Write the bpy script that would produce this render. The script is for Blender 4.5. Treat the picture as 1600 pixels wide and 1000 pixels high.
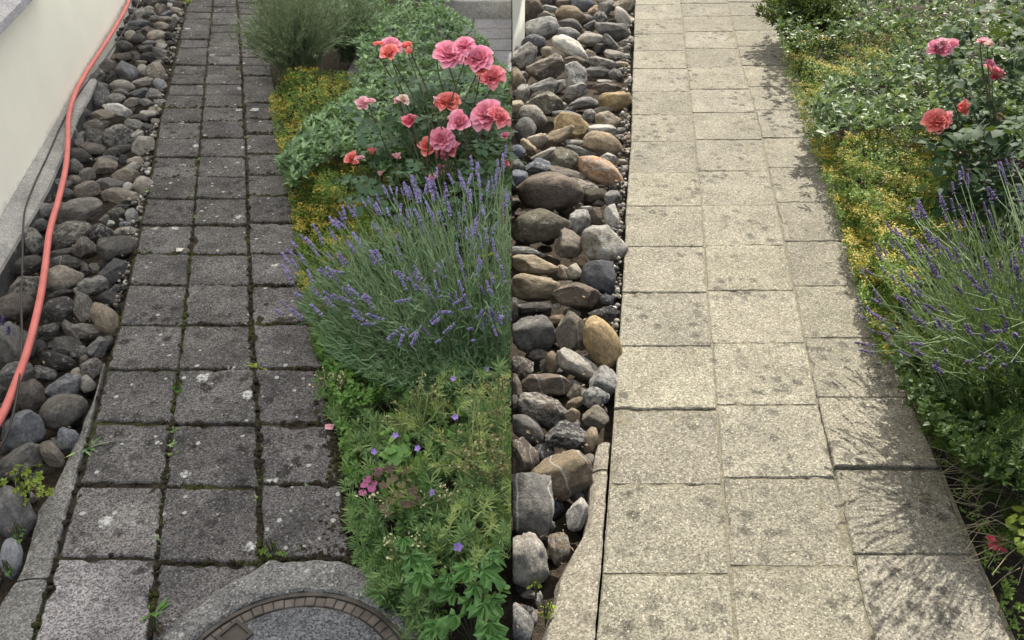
import bpy, math, random
import numpy as np
from mathutils import Vector, Matrix, noise as mnoise

for o in list(bpy.data.objects):
    bpy.data.objects.remove(o)
random.seed(7)
rng = np.random.default_rng(11)
SC = bpy.context.scene
COL = SC.collection

# ------------------------------------------------------------------ camera
CAM_H, FPX = 1.9, 1350.0
TH = math.atan2(930.0, FPX)
SEAM = 0.0                       # the two plots meet on the plane X = 0
cam = bpy.data.cameras.new('camera')
cam.sensor_width = 36.0
cam.lens = 36.0 * FPX / 1600.0
cam.clip_start, cam.clip_end = 0.05, 600
camo = bpy.data.objects.new('camera', cam)
camo.location = (0, 0, CAM_H)
camo.rotation_euler = (math.pi / 2 - TH, 0, 0)
COL.objects.link(camo)
SC.camera = camo

# ------------------------------------------------------------------ light
KX, KY = 0.40, 0.90              # metres towards the sun per metre of height
SUN_DIR = Vector((KX, KY, 1.0)).normalized()
SUN_EL = math.asin(SUN_DIR.z)
SUN_AZ = math.atan2(SUN_DIR.x, SUN_DIR.y)
w = bpy.data.worlds.new('World')
SC.world = w
w.use_nodes = True
nt = w.node_tree
sky = nt.nodes.new('ShaderNodeTexSky')
sky.sky_type = 'NISHITA'
sky.sun_disc = False
sky.sun_elevation = SUN_EL
sky.sun_rotation = SUN_AZ
sky.dust_density = 3.0
sky.ozone_density = 1.0
bg = nt.nodes['Background']
bg.inputs['Strength'].default_value = 0.055
nt.links.new(sky.outputs[0], bg.inputs[0])
sun = bpy.data.lights.new('sun', 'SUN')
sun.energy = 4.0
sun.angle = math.radians(0.55)
sun.color = (1.0, 0.93, 0.81)
suno = bpy.data.objects.new('sun', sun)
suno.rotation_euler = SUN_DIR.to_track_quat('Z', 'Y').to_euler()
suno.location = (4, 6, 9)
COL.objects.link(suno)
SC.view_settings.view_transform = 'Standard'
SC.view_settings.look = 'None'
SC.view_settings.gamma = 1
SC.view_settings.use_curve_mapping = False
SC.view_settings.exposure = 1.15
SC.cycles.max_bounces = 6
SC.cycles.diffuse_bounces = 3
SC.cycles.transmission_bounces = 3
SC.cycles.use_denoising = True

# ------------------------------------------------------------------ helpers
CT, ST = math.cos(TH), math.sin(TH)

def ray(px, py):
    a, b = (px - 800.0) / FPX, (py - 500.0) / FPX
    return Vector((a, CT - b * ST, -ST - b * CT))

def P(px, py, z=0.0):
    d = ray(px, py)
    t = (z - CAM_H) / d.z
    return Vector((d.x * t, d.y * t, z))

def PY(px, py, Y):
    d = ray(px, py)
    t = Y / d.y
    return Vector((d.x * t, Y, CAM_H + d.z * t))

def depth(p):
    return p.y * CT + (CAM_H - p.z) * ST

def Pn(px, py, z):
    """numpy version of P"""
    a, b = (px - 800.0) / FPX, (py - 500.0) / FPX
    dz = -ST - b * CT
    t = (z - CAM_H) / dz
    return np.stack([a * t, (CT - b * ST) * t, z + 0 * t], 1)

def lin(r, g, b):
    f = lambda c: (c / 255) / 12.92 if c <= 10 else (((c / 255) + 0.055) / 1.055) ** 2.4
    return (f(r), f(g), f(b))

def interp(pts, y):
    """x on a pixel polyline [(x,y)...] ordered by y"""
    ys = [p[1] for p in pts]
    xs = [p[0] for p in pts]
    if y < ys[0]:
        return xs[0] + (xs[1] - xs[0]) * (y - ys[0]) / (ys[1] - ys[0])
    if y > ys[-1]:
        return xs[-1] + (xs[-1] - xs[-2]) * (y - ys[-1]) / (ys[-1] - ys[-2])
    return float(np.interp(y, ys, xs))

def tag(o, label=None, cat=None, group=None, kind=None):
    if label: o['label'] = label
    if cat: o['category'] = cat
    if group: o['group'] = group
    if kind: o['kind'] = kind
    return o

def link(name, me, parent=None, smooth=False):
    o = bpy.data.objects.new(name, me)
    COL.objects.link(o)
    if parent is not None:
        o.parent = parent
    if smooth and me is not None:
        me.polygons.foreach_set('use_smooth', [True] * len(me.polygons))
    return o

def empty(name, loc=(0, 0, 0)):
    o = bpy.data.objects.new(name, None)
    o.location = loc
    o.empty_display_size = 0.1
    COL.objects.link(o)
    return o

def child(name, me, mat, parent, smooth=False, world=True):
    """mesh given in world coordinates under a parent that only has a location"""
    o = link(name, me, parent, smooth)
    if world and parent is not None:
        o.location = -parent.location
    if mat is not None and not me.materials:
        me.materials.append(mat)
    return o

def mesh_py(name, verts, faces, mat=None):
    me = bpy.data.meshes.new(name)
    me.from_pydata([tuple(v) for v in verts], [], faces)
    me.update()
    if mat: me.materials.append(mat)
    return me

def mesh_np(name, V, F, mat=None, side=None, smooth=False):
    """V (N,3) float, F (M,k) int with one k"""
    V = np.array(V, dtype=np.float32)
    if side == 'L': V[:, 0] = np.minimum(V[:, 0], -0.002)
    if side == 'R': V[:, 0] = np.maximum(V[:, 0], 0.002)
    F = np.array(F, dtype=np.int32)
    me = bpy.data.meshes.new(name)
    me.vertices.add(len(V))
    me.vertices.foreach_set('co', V.ravel())
    k = F.shape[1]
    me.loops.add(F.size)
    me.loops.foreach_set('vertex_index', F.ravel())
    me.polygons.add(len(F))
    me.polygons.foreach_set('loop_start', np.arange(0, F.size, k, dtype=np.int32))
    me.polygons.foreach_set('loop_total', np.full(len(F), k, dtype=np.int32))
    me.update(calc_edges=True)
    me.validate()
    if smooth:
        me.polygons.foreach_set('use_smooth', [True] * len(me.polygons))
    if mat: me.materials.append(mat)
    return me

def nrm(a):
    return a / np.maximum(np.linalg.norm(a, axis=1, keepdims=True), 1e-9)

def inst(T, TF, pos, d, n, L, W):
    """copies of a leaf template: x along d, y across, z along n"""
    T = np.asarray(T, float); TF = np.asarray(TF)
    d = nrm(d); y = nrm(np.cross(n, d)); z = np.cross(d, y)
    L = np.broadcast_to(L, (len(pos),)); W = np.broadcast_to(W, (len(pos),))
    V = (pos[:, None, :] + T[None, :, 0, None] * (d * L[:, None])[:, None, :]
         + T[None, :, 1, None] * (y * W[:, None])[:, None, :]
         + T[None, :, 2, None] * (z * L[:, None])[:, None, :])
    F = TF[None] + (np.arange(len(pos)) * len(T))[:, None, None]
    return V.reshape(-1, 3), F.reshape(-1, TF.shape[1])

def merge(parts):
    Vs, Fs, o = [], [], 0
    for V, F in parts:
        Vs.append(V); Fs.append(F + o); o += len(V)
    return np.concatenate(Vs), np.concatenate(Fs)

LEAF4 = ([(0, 0, 0), (.45, -.5, .09), (.45, 0, 0), (.45, .5, .09), (1, 0, -.07)],
         [(0, 1, 2), (0, 2, 3), (1, 4, 2), (2, 4, 3)])
LEAF8 = ([(0, 0, 0), (.22, -.36, .06), (.22, 0, .0), (.22, .36, .06), (.6, -.46, .05), (.6, 0, -.03), (.6, .46, .05), (1, 0, -.12)],
         [(0, 1, 2), (0, 2, 3), (1, 4, 2), (2, 4, 5), (2, 5, 6), (2, 6, 3), (4, 7, 5), (5, 7, 6)])
BLADE = ([(0, -.5, 0), (0, .5, 0), (.55, .42, .05), (.55, -.42, .05), (1, 0, -.02)],
         [(0, 1, 2), (0, 2, 3), (3, 2, 4)])

def in_poly(poly, x, y):
    r = np.zeros(len(x), bool)
    j = len(poly) - 1
    for i in range(len(poly)):
        xi, yi = poly[i]; xj, yj = poly[j]
        c = ((yi > y) != (yj > y)) & (x < (xj - xi) * (y - yi) / (yj - yi + 1e-9) + xi)
        r ^= c
        j = i
    return r

def sample_poly(poly, n, lo=-200, hi=2000):
    p = np.array(poly, float)
    out = []
    while sum(len(o) for o in out) < n:
        x = rng.uniform(p[:, 0].min(), p[:, 0].max(), n * 2)
        y = rng.uniform(p[:, 1].min(), p[:, 1].max(), n * 2)
        k = in_poly(poly, x, y) & (x > lo) & (x < hi)
        out.append(np.stack([x[k], y[k]], 1))
    return np.concatenate(out)[:n]

def bump(x, y, s):
    return (np.sin(x * 7.1 * s + 1.3) * np.sin(y * 5.3 * s + .4) + .6 * np.sin(x * 13.7 * s + y * 9.1 * s) + .4 * np.sin(y * 21 * s - x * 5 * s)) / 2

def tube(path, radii, seg=6, cap=True):
    """verts, quads of a tube along a list of Vectors"""
    V, F = [], []
    n = len(path)
    for i, p in enumerate(path):
        t = (path[min(i + 1, n - 1)] - path[max(i - 1, 0)]).normalized()
        u = t.orthogonal().normalized() if i == 0 else (u - t * u.dot(t)).normalized()
        v = t.cross(u)
        r = radii[i] if hasattr(radii, '__len__') else radii
        for k in range(seg):
            a = 2 * math.pi * k / seg
            V.append(p + u * (math.cos(a) * r) + v * (math.sin(a) * r))
    for i in range(n - 1):
        for k in range(seg):
            a, b = i * seg + k, i * seg + (k + 1) % seg
            F.append((a, b, b + seg, a + seg))
    if cap:
        F.append(tuple(range(seg))[::-1]); F.append(tuple(range((n - 1) * seg, n * seg)))
    return V, F

def smooth_path(pts, n):
    """Catmull-Rom through Vectors"""
    pts = [pts[0] * 2 - pts[1]] + list(pts) + [pts[-1] * 2 - pts[-2]]
    out = []
    m = len(pts) - 3
    for i in range(n):
        u = i / (n - 1) * m
        k = min(int(u), m - 1); t = u - k
        p0, p1, p2, p3 = pts[k:k + 4]
        out.append(0.5 * (2 * p1 + (p2 - p0) * t + (2 * p0 - 5 * p1 + 4 * p2 - p3) * t * t + (3 * p1 - p0 - 3 * p2 + p3) * t ** 3))
    return out

def box(x0, x1, y0, y1, z0, z1):
    return [(x0, y0, z0), (x1, y0, z0), (x1, y1, z0), (x0, y1, z0), (x0, y0, z1), (x1, y0, z1), (x1, y1, z1), (x0, y1, z1)], \
        [(3, 2, 1, 0), (4, 5, 6, 7), (0, 1, 5, 4), (1, 2, 6, 5), (2, 3, 7, 6), (3, 0, 4, 7)]

# ------------------------------------------------------------------ materials
class NB:
    def __init__(s, name):
        s.m = bpy.data.materials.new(name); s.m.use_nodes = True
        s.t = s.m.node_tree; s.b = s.t.nodes['Principled BSDF']; s.out = s.t.nodes['Material Output']
        s.b.inputs['Specular IOR Level'].default_value = 0.3
    def n(s, typ, **kw):
        x = s.t.nodes.new(typ)
        for k, v in kw.items():
            if k.startswith('i_'):
                key = k[2:]
                x.inputs[int(key) if key.isdigit() else key].default_value = v
            else: setattr(x, k, v)
        return x
    def l(s, a, b): s.t.links.new(a, b)
    def pos(s): return s.n('ShaderNodeNewGeometry').outputs['Position']
    def objco(s): return s.n('ShaderNodeTexCoord').outputs['Object']
    def noise(s, co, scale, detail=4, rough=.55):
        x = s.n('ShaderNodeTexNoise'); x.inputs['Scale'].default_value = scale
        x.inputs['Detail'].default_value = detail; x.inputs['Roughness'].default_value = rough
        s.l(co, x.inputs['Vector']); return x.outputs['Fac']
    def vor(s, co, scale, feature='F1', out='Distance'):
        x = s.n('ShaderNodeTexVoronoi', feature=feature); x.inputs['Scale'].default_value = scale
        s.l(co, x.inputs['Vector']); return x.outputs[out]
    def mapr(s, v, a, b, c=0., d=1.):
        x = s.n('ShaderNodeMapRange'); s.l(v, x.inputs[0])
        for i, q in enumerate((a, b, c, d)): x.inputs[1 + i].default_value = q
        return x.outputs[0]
    def math(s, op, a, b=None):
        x = s.n('ShaderNodeMath', operation=op)
        for i, q in enumerate((a, b)):
            if q is None: continue
            if isinstance(q, (int, float)): x.inputs[i].default_value = q
            else: s.l(q, x.inputs[i])
        return x.outputs[0]
    def mix(s, fac, a, b, mode='MIX'):
        x = s.n('ShaderNodeMix', data_type='RGBA', blend_type=mode)
        for i, q in ((0, fac), (6, a), (7, b)):
            if isinstance(q, (int, float)): x.inputs[i].default_value = q
            elif isinstance(q, tuple): x.inputs[i].default_value = (*q, 1) if len(q) == 3 else q
            else: s.l(q, x.inputs[i])
        return x.outputs[2]
    def ramp(s, v, stops):
        x = s.n('ShaderNodeValToRGB'); e = x.color_ramp.elements
        while len(e) > 1: e.remove(e[-1])
        for i, (p, c) in enumerate(stops):
            q = e[0] if i == 0 else e.new(p)
            q.position = p; q.color = (*c, 1)
        s.l(v, x.inputs[0]); return x.outputs[0]
    def done(s, color=None, rough=.8, bump=None, strength=.4, dist=.003):
        if color is not None:
            if isinstance(color, tuple): s.b.inputs['Base Color'].default_value = (*color, 1)
            else: s.l(color, s.b.inputs['Base Color'])
        if isinstance(rough, (int, float)): s.b.inputs['Roughness'].default_value = rough
        else: s.l(rough, s.b.inputs['Roughness'])
        if bump is not None:
            x = s.n('ShaderNodeBump'); x.inputs['Strength'].default_value = strength
            x.inputs['Distance'].default_value = dist
            s.l(bump, x.inputs['Height']); s.l(x.outputs[0], s.b.inputs['Normal'])
        return s.m

def leaf_mat(name, stops, rough=.45, trans=.28, spec=.35, tint=None):
    b = NB(name)
    r = b.n('ShaderNodeNewGeometry').outputs['Random Per Island']
    n = b.noise(b.pos(), 16.0, 2)
    v = b.math('ADD', b.math('MULTIPLY', r, .62), b.mapr(n, .3, .7, -.12, .5))
    c = b.ramp(v, stops)
    c = b.mix(b.mapr(b.noise(b.pos(), 3.0, 2), .40, .70, 0, .30), c, stops[-1][1])
    b.b.inputs['Specular IOR Level'].default_value = spec
    b.done(c, rough)
    t = b.n('ShaderNodeBsdfTranslucent'); mx = b.n('ShaderNodeMixShader'); mx.inputs[0].default_value = trans
    b.l(b.mix(.5, c, (.30, .42, .06)), t.inputs[0]); b.l(b.b.outputs[0], mx.inputs[1]); b.l(t.outputs[0], mx.inputs[2])
    b.l(mx.outputs[0], b.out.inputs[0])
    return b.m

def obj_color(b):
    x = b.n('ShaderNodeObjectInfo'); return x.outputs['Color'], x.outputs['Random']

def concrete(name, c_lo, c_hi, grain=(0.55, 1.35), dark_spots=.5, lichen=0., moss=False, usecol=False, bumpd=.0025):
    b = NB(name); p = b.pos()
    big = b.noise(p, 5.5, 5, .6)
    c = b.mix(b.mapr(big, .32, .68), c_lo, c_hi)
    if usecol:
        oc, rnd = obj_color(b)
        c = b.mix(1.0, c, oc, 'MULTIPLY')
    # dark blotches of algae
    d1 = b.vor(p, 17); dn = b.noise(p, 60, 3)
    spot = b.math('ADD', d1, b.mapr(dn, .3, .7, -.12, .12))
    m = b.noise(p, 3.1, 2)
    sp = b.math('MULTIPLY', b.mapr(spot, .24, .40, 1, 0), b.mapr(m, .42, .60))
    c = b.mix(b.math('MULTIPLY', sp, dark_spots), c, tuple(q * .40 for q in c_lo))
    c = b.mix(b.mapr(b.noise(p, 1.7, 4, .6),   .50, .68, 0, .38), c, tuple(q * .78 for q in c_lo))
    # exposed aggregate
    gcol = b.vor(p, 235, out='Color')
    sep = b.n('ShaderNodeSeparateColor'); b.l(gcol, sep.inputs[0])
    g = b.mapr(sep.outputs[0], 0, 1, *grain)
    g2 = b.mapr(b.vor(p, 70, out='Distance'), .0, .55, 1.18, .86)
    comb = b.n('ShaderNodeCombineColor')
    gg = b.math('MULTIPLY', g, g2)
    for i in range(3): b.l(gg, comb.inputs[i])
    c = b.mix(1.0, c, comb.outputs[0], 'MULTIPLY')
    # pale pebbles
    pb = b.math('GREATER_THAN', sep.outputs[1], .97)
    c = b.mix(b.math('MULTIPLY', pb, .45), c, tuple(min(.75, q * 2.0 + .04) for q in c_hi))
    if lichen:
        v2 = b.n('ShaderNodeTexVoronoi'); v2.inputs['Scale'].default_value = 11.0; b.l(p, v2.inputs['Vector'])
        s2 = b.n('ShaderNodeSeparateColor'); b.l(v2.outputs['Color'], s2.inputs[0])
        size = b.mapr(s2.outputs[0], .74, 1.0, .0, .32)
        e = b.math('SUBTRACT', size, b.math('ADD', v2.outputs['Distance'], b.mapr(dn, .3, .7, -.1, .1)))
        li = b.math('MULTIPLY', b.mapr(e, 0, .10), b.mapr(b.noise(p, 110, 3, .7), .38, .56))
        c = b.mix(b.math('MULTIPLY', li, lichen), c, (.52, .54, .52))
        v3 = b.n('ShaderNodeTexVoronoi'); v3.inputs['Scale'].default_value = 30.0; b.l(p, v3.inputs['Vector'])
        s3 = b.n('ShaderNodeSeparateColor'); b.l(v3.outputs['Color'], s3.inputs[0])
        e3 = b.math('SUBTRACT', b.mapr(s3.outputs[1], .66, 1.0, .0, .3), b.math('ADD', v3.outputs['Distance'], b.mapr(dn, .3, .7, -.08, .08)))
        c = b.mix(b.math('MULTIPLY', b.mapr(e3, 0, .10), lichen * .8), c, (.46, .47, .45))
    h = b.math('ADD', b.math('MULTIPLY', b.vor(p, 235), -.6), b.noise(p, 45, 5, .65))
    return b.done(c, .92, h, .55, bumpd)

M_PAVER_OLD = concrete('weathered_concrete', (.064, .062, .062), (.154, .149, .147), (.28, 1.62), .9, .95, usecol=True)
M_PAVER_NEW = concrete('clean_concrete', (.172, .163, .131), (.244, .231, .187), (.46, 1.4), .85, 0, usecol=True)
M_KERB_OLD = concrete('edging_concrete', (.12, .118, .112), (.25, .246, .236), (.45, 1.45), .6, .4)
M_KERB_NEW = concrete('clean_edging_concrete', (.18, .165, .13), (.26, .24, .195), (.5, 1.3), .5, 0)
M_RING = concrete('manhole_concrete', (.12, .12, .12), (.27, .27, .265), (.4, 1.45), .8, .7)
M_COVER = concrete('manhole_cover_concrete', (.085, .09, .10), (.14, .145, .155), (.3, 1.7), .5, .25)
M_PATIO = concrete('patio_concrete', (.15, .15, .16), (.21, .21, .225), (.8, 1.2), .4, 0)

def stone_mat():
    b = NB('river_stone'); co = b.objco(); oc, rnd = obj_color(b)
    mp = b.n('ShaderNodeMapping'); b.l(co, mp.inputs[0])
    cm = b.n('ShaderNodeCombineXYZ')
    for i, k in enumerate((37., 71., 113.)): b.l(b.math('MULTIPLY', rnd, k), cm.inputs[i])
    b.l(cm.outputs[0], mp.inputs['Location']); v = mp.outputs[0]
    n1 = b.noise(v, 1.8, 8, .68); n2 = b.noise(v, 6., 8, .72)
    c = b.mix(b.mapr(n1, .35, .68), b.mix(1., oc, (.50, .50, .53), 'MULTIPLY'), b.mix(1., oc, (1.35, 1.32, 1.27), 'MULTIPLY'))
    c = b.mix(b.mapr(n2, .40, .62, .0, .75), c, b.mix(1., oc, (.40, .39, .38), 'MULTIPLY'))
    # mineral specks and lichen on some
    sp = b.noise(v, 20., 4, .7)
    c = b.mix(b.mapr(sp, .58, .68, 0, .5), c, b.mix(1., oc, (2.2, 2.2, 2.15), 'MULTIPLY'))
    ln = b.noise(v, 3.3, 6, .75); amt = b.mapr(b.math('FRACT', b.math('MULTIPLY', rnd, 13.7)), .1, 1., .0, .26)
    l = b.mapr(b.math('ADD', ln, amt), .69, .74)
    c = b.mix(b.math('MULTIPLY', l, .65), c, (.40, .40, .38))
    # a pale vein
    x = b.n('ShaderNodeTexWave', wave_type='BANDS'); x.inputs['Scale'].default_value = .35; x.inputs['Distortion'].default_value = 6.; x.inputs['Detail'].default_value = 2.
    b.l(v, x.inputs['Vector'])
    vm = b.math('MULTIPLY', b.mapr(x.outputs['Fac'], .985, 1.), b.math('GREATER_THAN', b.math('FRACT', b.math('MULTIPLY', rnd, 5.3)), .93))
    c = b.mix(b.math('MULTIPLY', vm, .5), c, (.5, .5, .48))
    h = b.math('ADD', b.math('MULTIPLY', n2, .7), b.math('MULTIPLY', sp, .35))
    b.b.inputs['Specular IOR Level'].default_value = .18
    return b.done(c, .85, h, .9, .02)
M_STONE = stone_mat()

def soil_mat(name, stops, sc=40):
    b = NB(name); p = b.pos()
    n = b.noise(p, sc, 6, .7); c = b.ramp(n, stops)
    h = b.math('ADD', n, b.noise(p, sc * 4, 3))
    return b.done(c, .95, h, .9, .012)
M_SOIL = soil_mat('soil', [(.3, (.018, .014, .010)), (.5, (.045, .034, .024)), (.7, (.09, .07, .05))])
def moss_mat():
    b = NB('mossy_joint_soil'); p = b.pos()
    c = b.ramp(b.noise(p, 45, 6, .7), [(.3, (.010, .008, .006)), (.5, (.028, .022, .014)), (.7, (.06, .048, .03))])
    m = b.mapr(b.noise(p, 4.5, 3), .50, .62)
    c = b.mix(b.math('MULTIPLY', m, .8), c, b.ramp(b.noise(p, 120, 4), [(.35, (.016, .022, .004)), (.6, (.06, .07, .012)), (.75, (.10, .09, .02))]))
    h = b.noise(p, 150, 4)
    return b.done(c, .95, h, 1., .01)
M_MOSS = moss_mat()
M_SAND = soil_mat('joint_sand', [(.3, (.10, .09, .06)), (.5, (.24, .22, .16)), (.7, (.30, .28, .21))], 60)

def plaster_mat(name, c):
    b = NB(name); p = b.pos()
    n = b.noise(p, 2.2, 5); col = b.mix(b.mapr(n, .35, .7), tuple(q * .93 for q in c), c)
    st = b.noise(p, 9, 5, .7)
    sep = b.n('ShaderNodeSeparateXYZ'); b.l(p, sep.inputs[0])
    low = b.mapr(b.math('ADD', sep.outputs[2], b.mapr(st, .3, .7, -.03, .03)), .03, .075, 1, 0)
    col = b.mix(b.math('MULTIPLY', low, .55), col, (.42, .43, .40))
    return b.done(col, .9, b.noise(p, 160, 4), .3, .0015)
M_PLASTER = plaster_mat('cream_plaster', (.90, .90, .79))
M_PLINTH = concrete('plinth_concrete', (.27, .27, .265), (.42, .42, .41), (.75, 1.2), .4, .4)
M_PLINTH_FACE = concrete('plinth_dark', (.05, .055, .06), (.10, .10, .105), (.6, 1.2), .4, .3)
M_GRANITE = concrete('granite', (.34, .34, .38), (.44, .44, .48), (.55, 1.35), .2, 0, bumpd=.0006)

def simple(name, col, rough, n_amt=.25, sc=30, spec=.4):
    b = NB(name); n = b.noise(b.pos(), sc, 3)
    b.b.inputs['Specular IOR Level'].default_value = spec
    return b.done(b.mix(b.mapr(n, .3, .7), tuple(q * (1 - n_amt) for q in col), col), rough)
def hose_mat():
    b = NB('hose_rubber'); p = b.pos()
    c = b.mix(b.mapr(b.noise(p, 11, 4), .35, .7), (.50, .14, .125), (.64, .18, .165))
    c = b.mix(b.mapr(b.noise(p, 55, 4, .7), .58, .72, 0, .45), c, (.30, .16, .13))
    c = b.mix(b.mapr(b.noise(p, 260, 2), .70, .74, 0, .6), c, (.10, .05, .05))
    return b.done(c, .55, b.noise(p, 60, 3), .2, .002)
M_HOSE = hose_mat()
M_CABLE = simple('cable_rubber', (.022, .022, .024), .5)
M_IRON = simple('cast_iron', (.075, .064, .056), .85, .5)
M_BRICKRIM = simple('brick_rim', (.150, .132, .115), .95, .5, 22)
M_RIMFRAME = simple('dirty_rim', (.105, .092, .08), .95, .5, 25)
M_CANE = simple('rose_cane', (.085, .10, .045), .6, .4)
M_STEM = simple('lavender_stem', (.15, .23, .10), .6, .35, 60)
M_DRY = simple('dry_stem', (.30, .27, .16), .8, .4, 40)
M_WEEDSTEM = simple('weed_stem', (.22, .26, .10), .7, .3, 40)

def petal_mat():
    b = NB('rose_petal'); oc, rnd = obj_color(b); co = b.objco()
    r = b.n('ShaderNodeNewGeometry').outputs['Random Per Island']
    ln = b.n('ShaderNodeVectorMath', operation='LENGTH'); b.l(co, ln.inputs[0])
    c = b.mix(b.mapr(ln.outputs['Value'], .2, .95, .40, 0), oc, (.92, .20, .17))
    c = b.mix(b.mapr(r, 0, .5, .55, 0), c, b.mix(1., oc, (.95, .66, .66), 'MULTIPLY'))
    c = b.mix(b.mapr(r, .5, 1., 0, .6), c, b.mix(1., oc, (1.03, 1.4, 1.3), 'MULTIPLY'))
    ed = b.n('ShaderNodeAttribute', attribute_name='edge').outputs['Fac']
    c = b.mix(b.mapr(ed, .62, 1., 0, .5), c, b.mix(.5, oc, (.95, .60, .72)))
    b.done(c, .5)
    t = b.n('ShaderNodeBsdfTranslucent'); mx = b.n('ShaderNodeMixShader'); mx.inputs[0].default_value = .3
    b.l(c, t.inputs[0]); b.l(b.b.outputs[0], mx.inputs[1]); b.l(t.outputs[0], mx.inputs[2]); b.l(mx.outputs[0], b.out.inputs[0])
    return b.m
M_PETAL = petal_mat()
def spike_mat():
    b = NB('lavender_flower')
    r = b.n('ShaderNodeNewGeometry').outputs['Random Per Island']
    oc, rnd = obj_color(b)
    c = b.ramp(r, [(0, (.10, .085, .20)), (.5, (.19, .16, .38)), (.85, (.31, .27, .54)), (1, (.17, .20, .17))])
    return b.done(b.mix(1., c, oc, 'MULTIPLY'), .7)
M_SPIKE = spike_mat()
M_VIOLET = simple('violet_petal', (.34, .22, .66), .6, .3, 80)
M_MAGENTA = leaf_mat('magenta_leaf', [(0, (.28, .05, .17)), (1, (.44, .12, .28))], .5, .2)
M_REDPETAL = leaf_mat('red_petal', [(0, (.42, .04, .08)), (1, (.58, .11, .15))], .5, .2)
M_PINKPETAL = simple('pink_petal', (.72, .36, .44), .6, .2, 90)
M_CREAMBUD = simple('cream_bud', (.60, .58, .34), .7, .25, 60)

M_VINCA_L = leaf_mat('trailing_leaf', [(0, (.025, .070, .030)), (.45, (.085, .18, .075)), (.8, (.19, .33, .15)), (1, (.33, .46, .25))], .38, .22, .5)
M_VINCA_R = leaf_mat('trailing_leaf_sunny', [(0, (.05, .09, .04)), (.4, (.10, .17, .075)), (.8, (.17, .24, .12)), (1, (.27, .32, .19))], .48, .22, .3)
M_SEDUM = leaf_mat('sedum_leaf', [(0, (.05, .11, .018)), (.5, (.12, .21, .035)), (1, (.23, .32, .065))], .5, .3)
M_YELLOW = leaf_mat('sedum_flower', [(0, (.28, .20, .03)), (.5, (.42, .32, .05)), (1, (.55, .44, .08))], .6, .25)
M_LAVLEAF = leaf_mat('lavender_leaf', [(0, (.05, .13, .06)), (.45, (.13, .24, .12)), (1, (.28, .40, .24))], .6, .25)
M_LAVLEAF_D = leaf_mat('sunny_lavender_leaf', [(0, (.035, .065, .018)), (.5, (.07, .12, .03)), (1, (.13, .19, .06))], .6, .25)
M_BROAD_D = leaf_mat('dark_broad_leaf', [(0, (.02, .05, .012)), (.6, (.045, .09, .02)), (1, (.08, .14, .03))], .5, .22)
M_SHRUB = leaf_mat('grey_green_leaf', [(0, (.05, .09, .045)), (.5, (.15, .20, .12)), (1, (.30, .36, .24))], .65, .22)
M_SHRUB_D = leaf_mat('dark_needle', [(0, (.015, .03, .01)), (.6, (.04, .07, .02)), (1, (.09, .12, .035))], .6, .22)
M_SPURGE = leaf_mat('needle_leaf', [(0, (.025, .075, .025)), (.4, (.12, .24, .085)), (.75, (.27, .42, .16)), (1, (.44, .56, .26))], .55, .28)
M_SPURGE_D = leaf_mat('dark_needle_leaf', [(0, (.025, .06, .014)), (.6, (.06, .11, .025)), (1, (.12, .19, .045))], .55, .22)  # darker copy of the needle leaf; shade below the lavender put into the colour
M_YSPURGE = leaf_mat('yellow_needle_leaf', [(0, (.10, .17, .04)), (.45, (.24, .34, .09)), (1, (.48, .54, .22))], .55, .28)
M_ROSELEAF = leaf_mat('rose_leaf', [(0, (.022, .058, .030)), (.6, (.040, .092, .048)), (1, (.075, .145, .07))], .52, .2, .28)
M_ROSELEAF_D = leaf_mat('dark_rose_leaf', [(0, (.012, .032, .014)), (.6, (.024, .055, .024)), (1, (.05, .095, .035))], .6, .14, .15)
M_MAPLE = leaf_mat('maple_leaf', [(0, (.035, .10, .03)), (.6, (.08, .20, .05)), (1, (.15, .30, .08))], .5, .2)
M_BROAD = leaf_mat('broad_leaf', [(0, (.05, .13, .03)), (.6, (.12, .26, .05)), (1, (.22, .38, .09))], .45, .28, .4)
M_BROWNLEAF = leaf_mat('bronze_leaf', [(0, (.030, .016, .018)), (.5, (.075, .042, .030)), (1, (.13, .17, .04))], .5, .2)
M_LIME = leaf_mat('lime_leaf', [(0, (.16, .24, .03)), (1, (.34, .42, .07))], .5, .3)
M_STRAW = leaf_mat('straw_bits', [(0, (.22, .19, .08)), (1, (.46, .43, .22))], .8, .2)
def added_sail_mat():  # translucent sheet for the added overhead sail; diffuses sun onto the left plot
    b = NB('added_sail_cloth')
    b.done((.9, .89, .87), .8)
    t = b.n('ShaderNodeBsdfTranslucent'); t.inputs[0].default_value = (.95, .955, .96, 1)
    mx = b.n('ShaderNodeMixShader'); mx.inputs[0].default_value = .95
    b.l(b.b.outputs[0], mx.inputs[1]); b.l(t.outputs[0], mx.inputs[2]); b.l(mx.outputs[0], b.out.inputs[0])
    return b.m
M_ADDED_SAIL = added_sail_mat()
M_ADDED_POST = simple('added_sail_post', (.35, .35, .36), .5)

# ------------------------------------------------------------------ ground
v, f = [], []
g = mesh_py('ground', [(-200, -60, -.10), (200, -60, -.10), (200, 340, -.10), (-200, 340, -.10)], [(0, 1, 2, 3)], M_SOIL)
tag(link('ground', g), 'dark bare garden soil under the plants and stones', 'soil', kind='structure')

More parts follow.
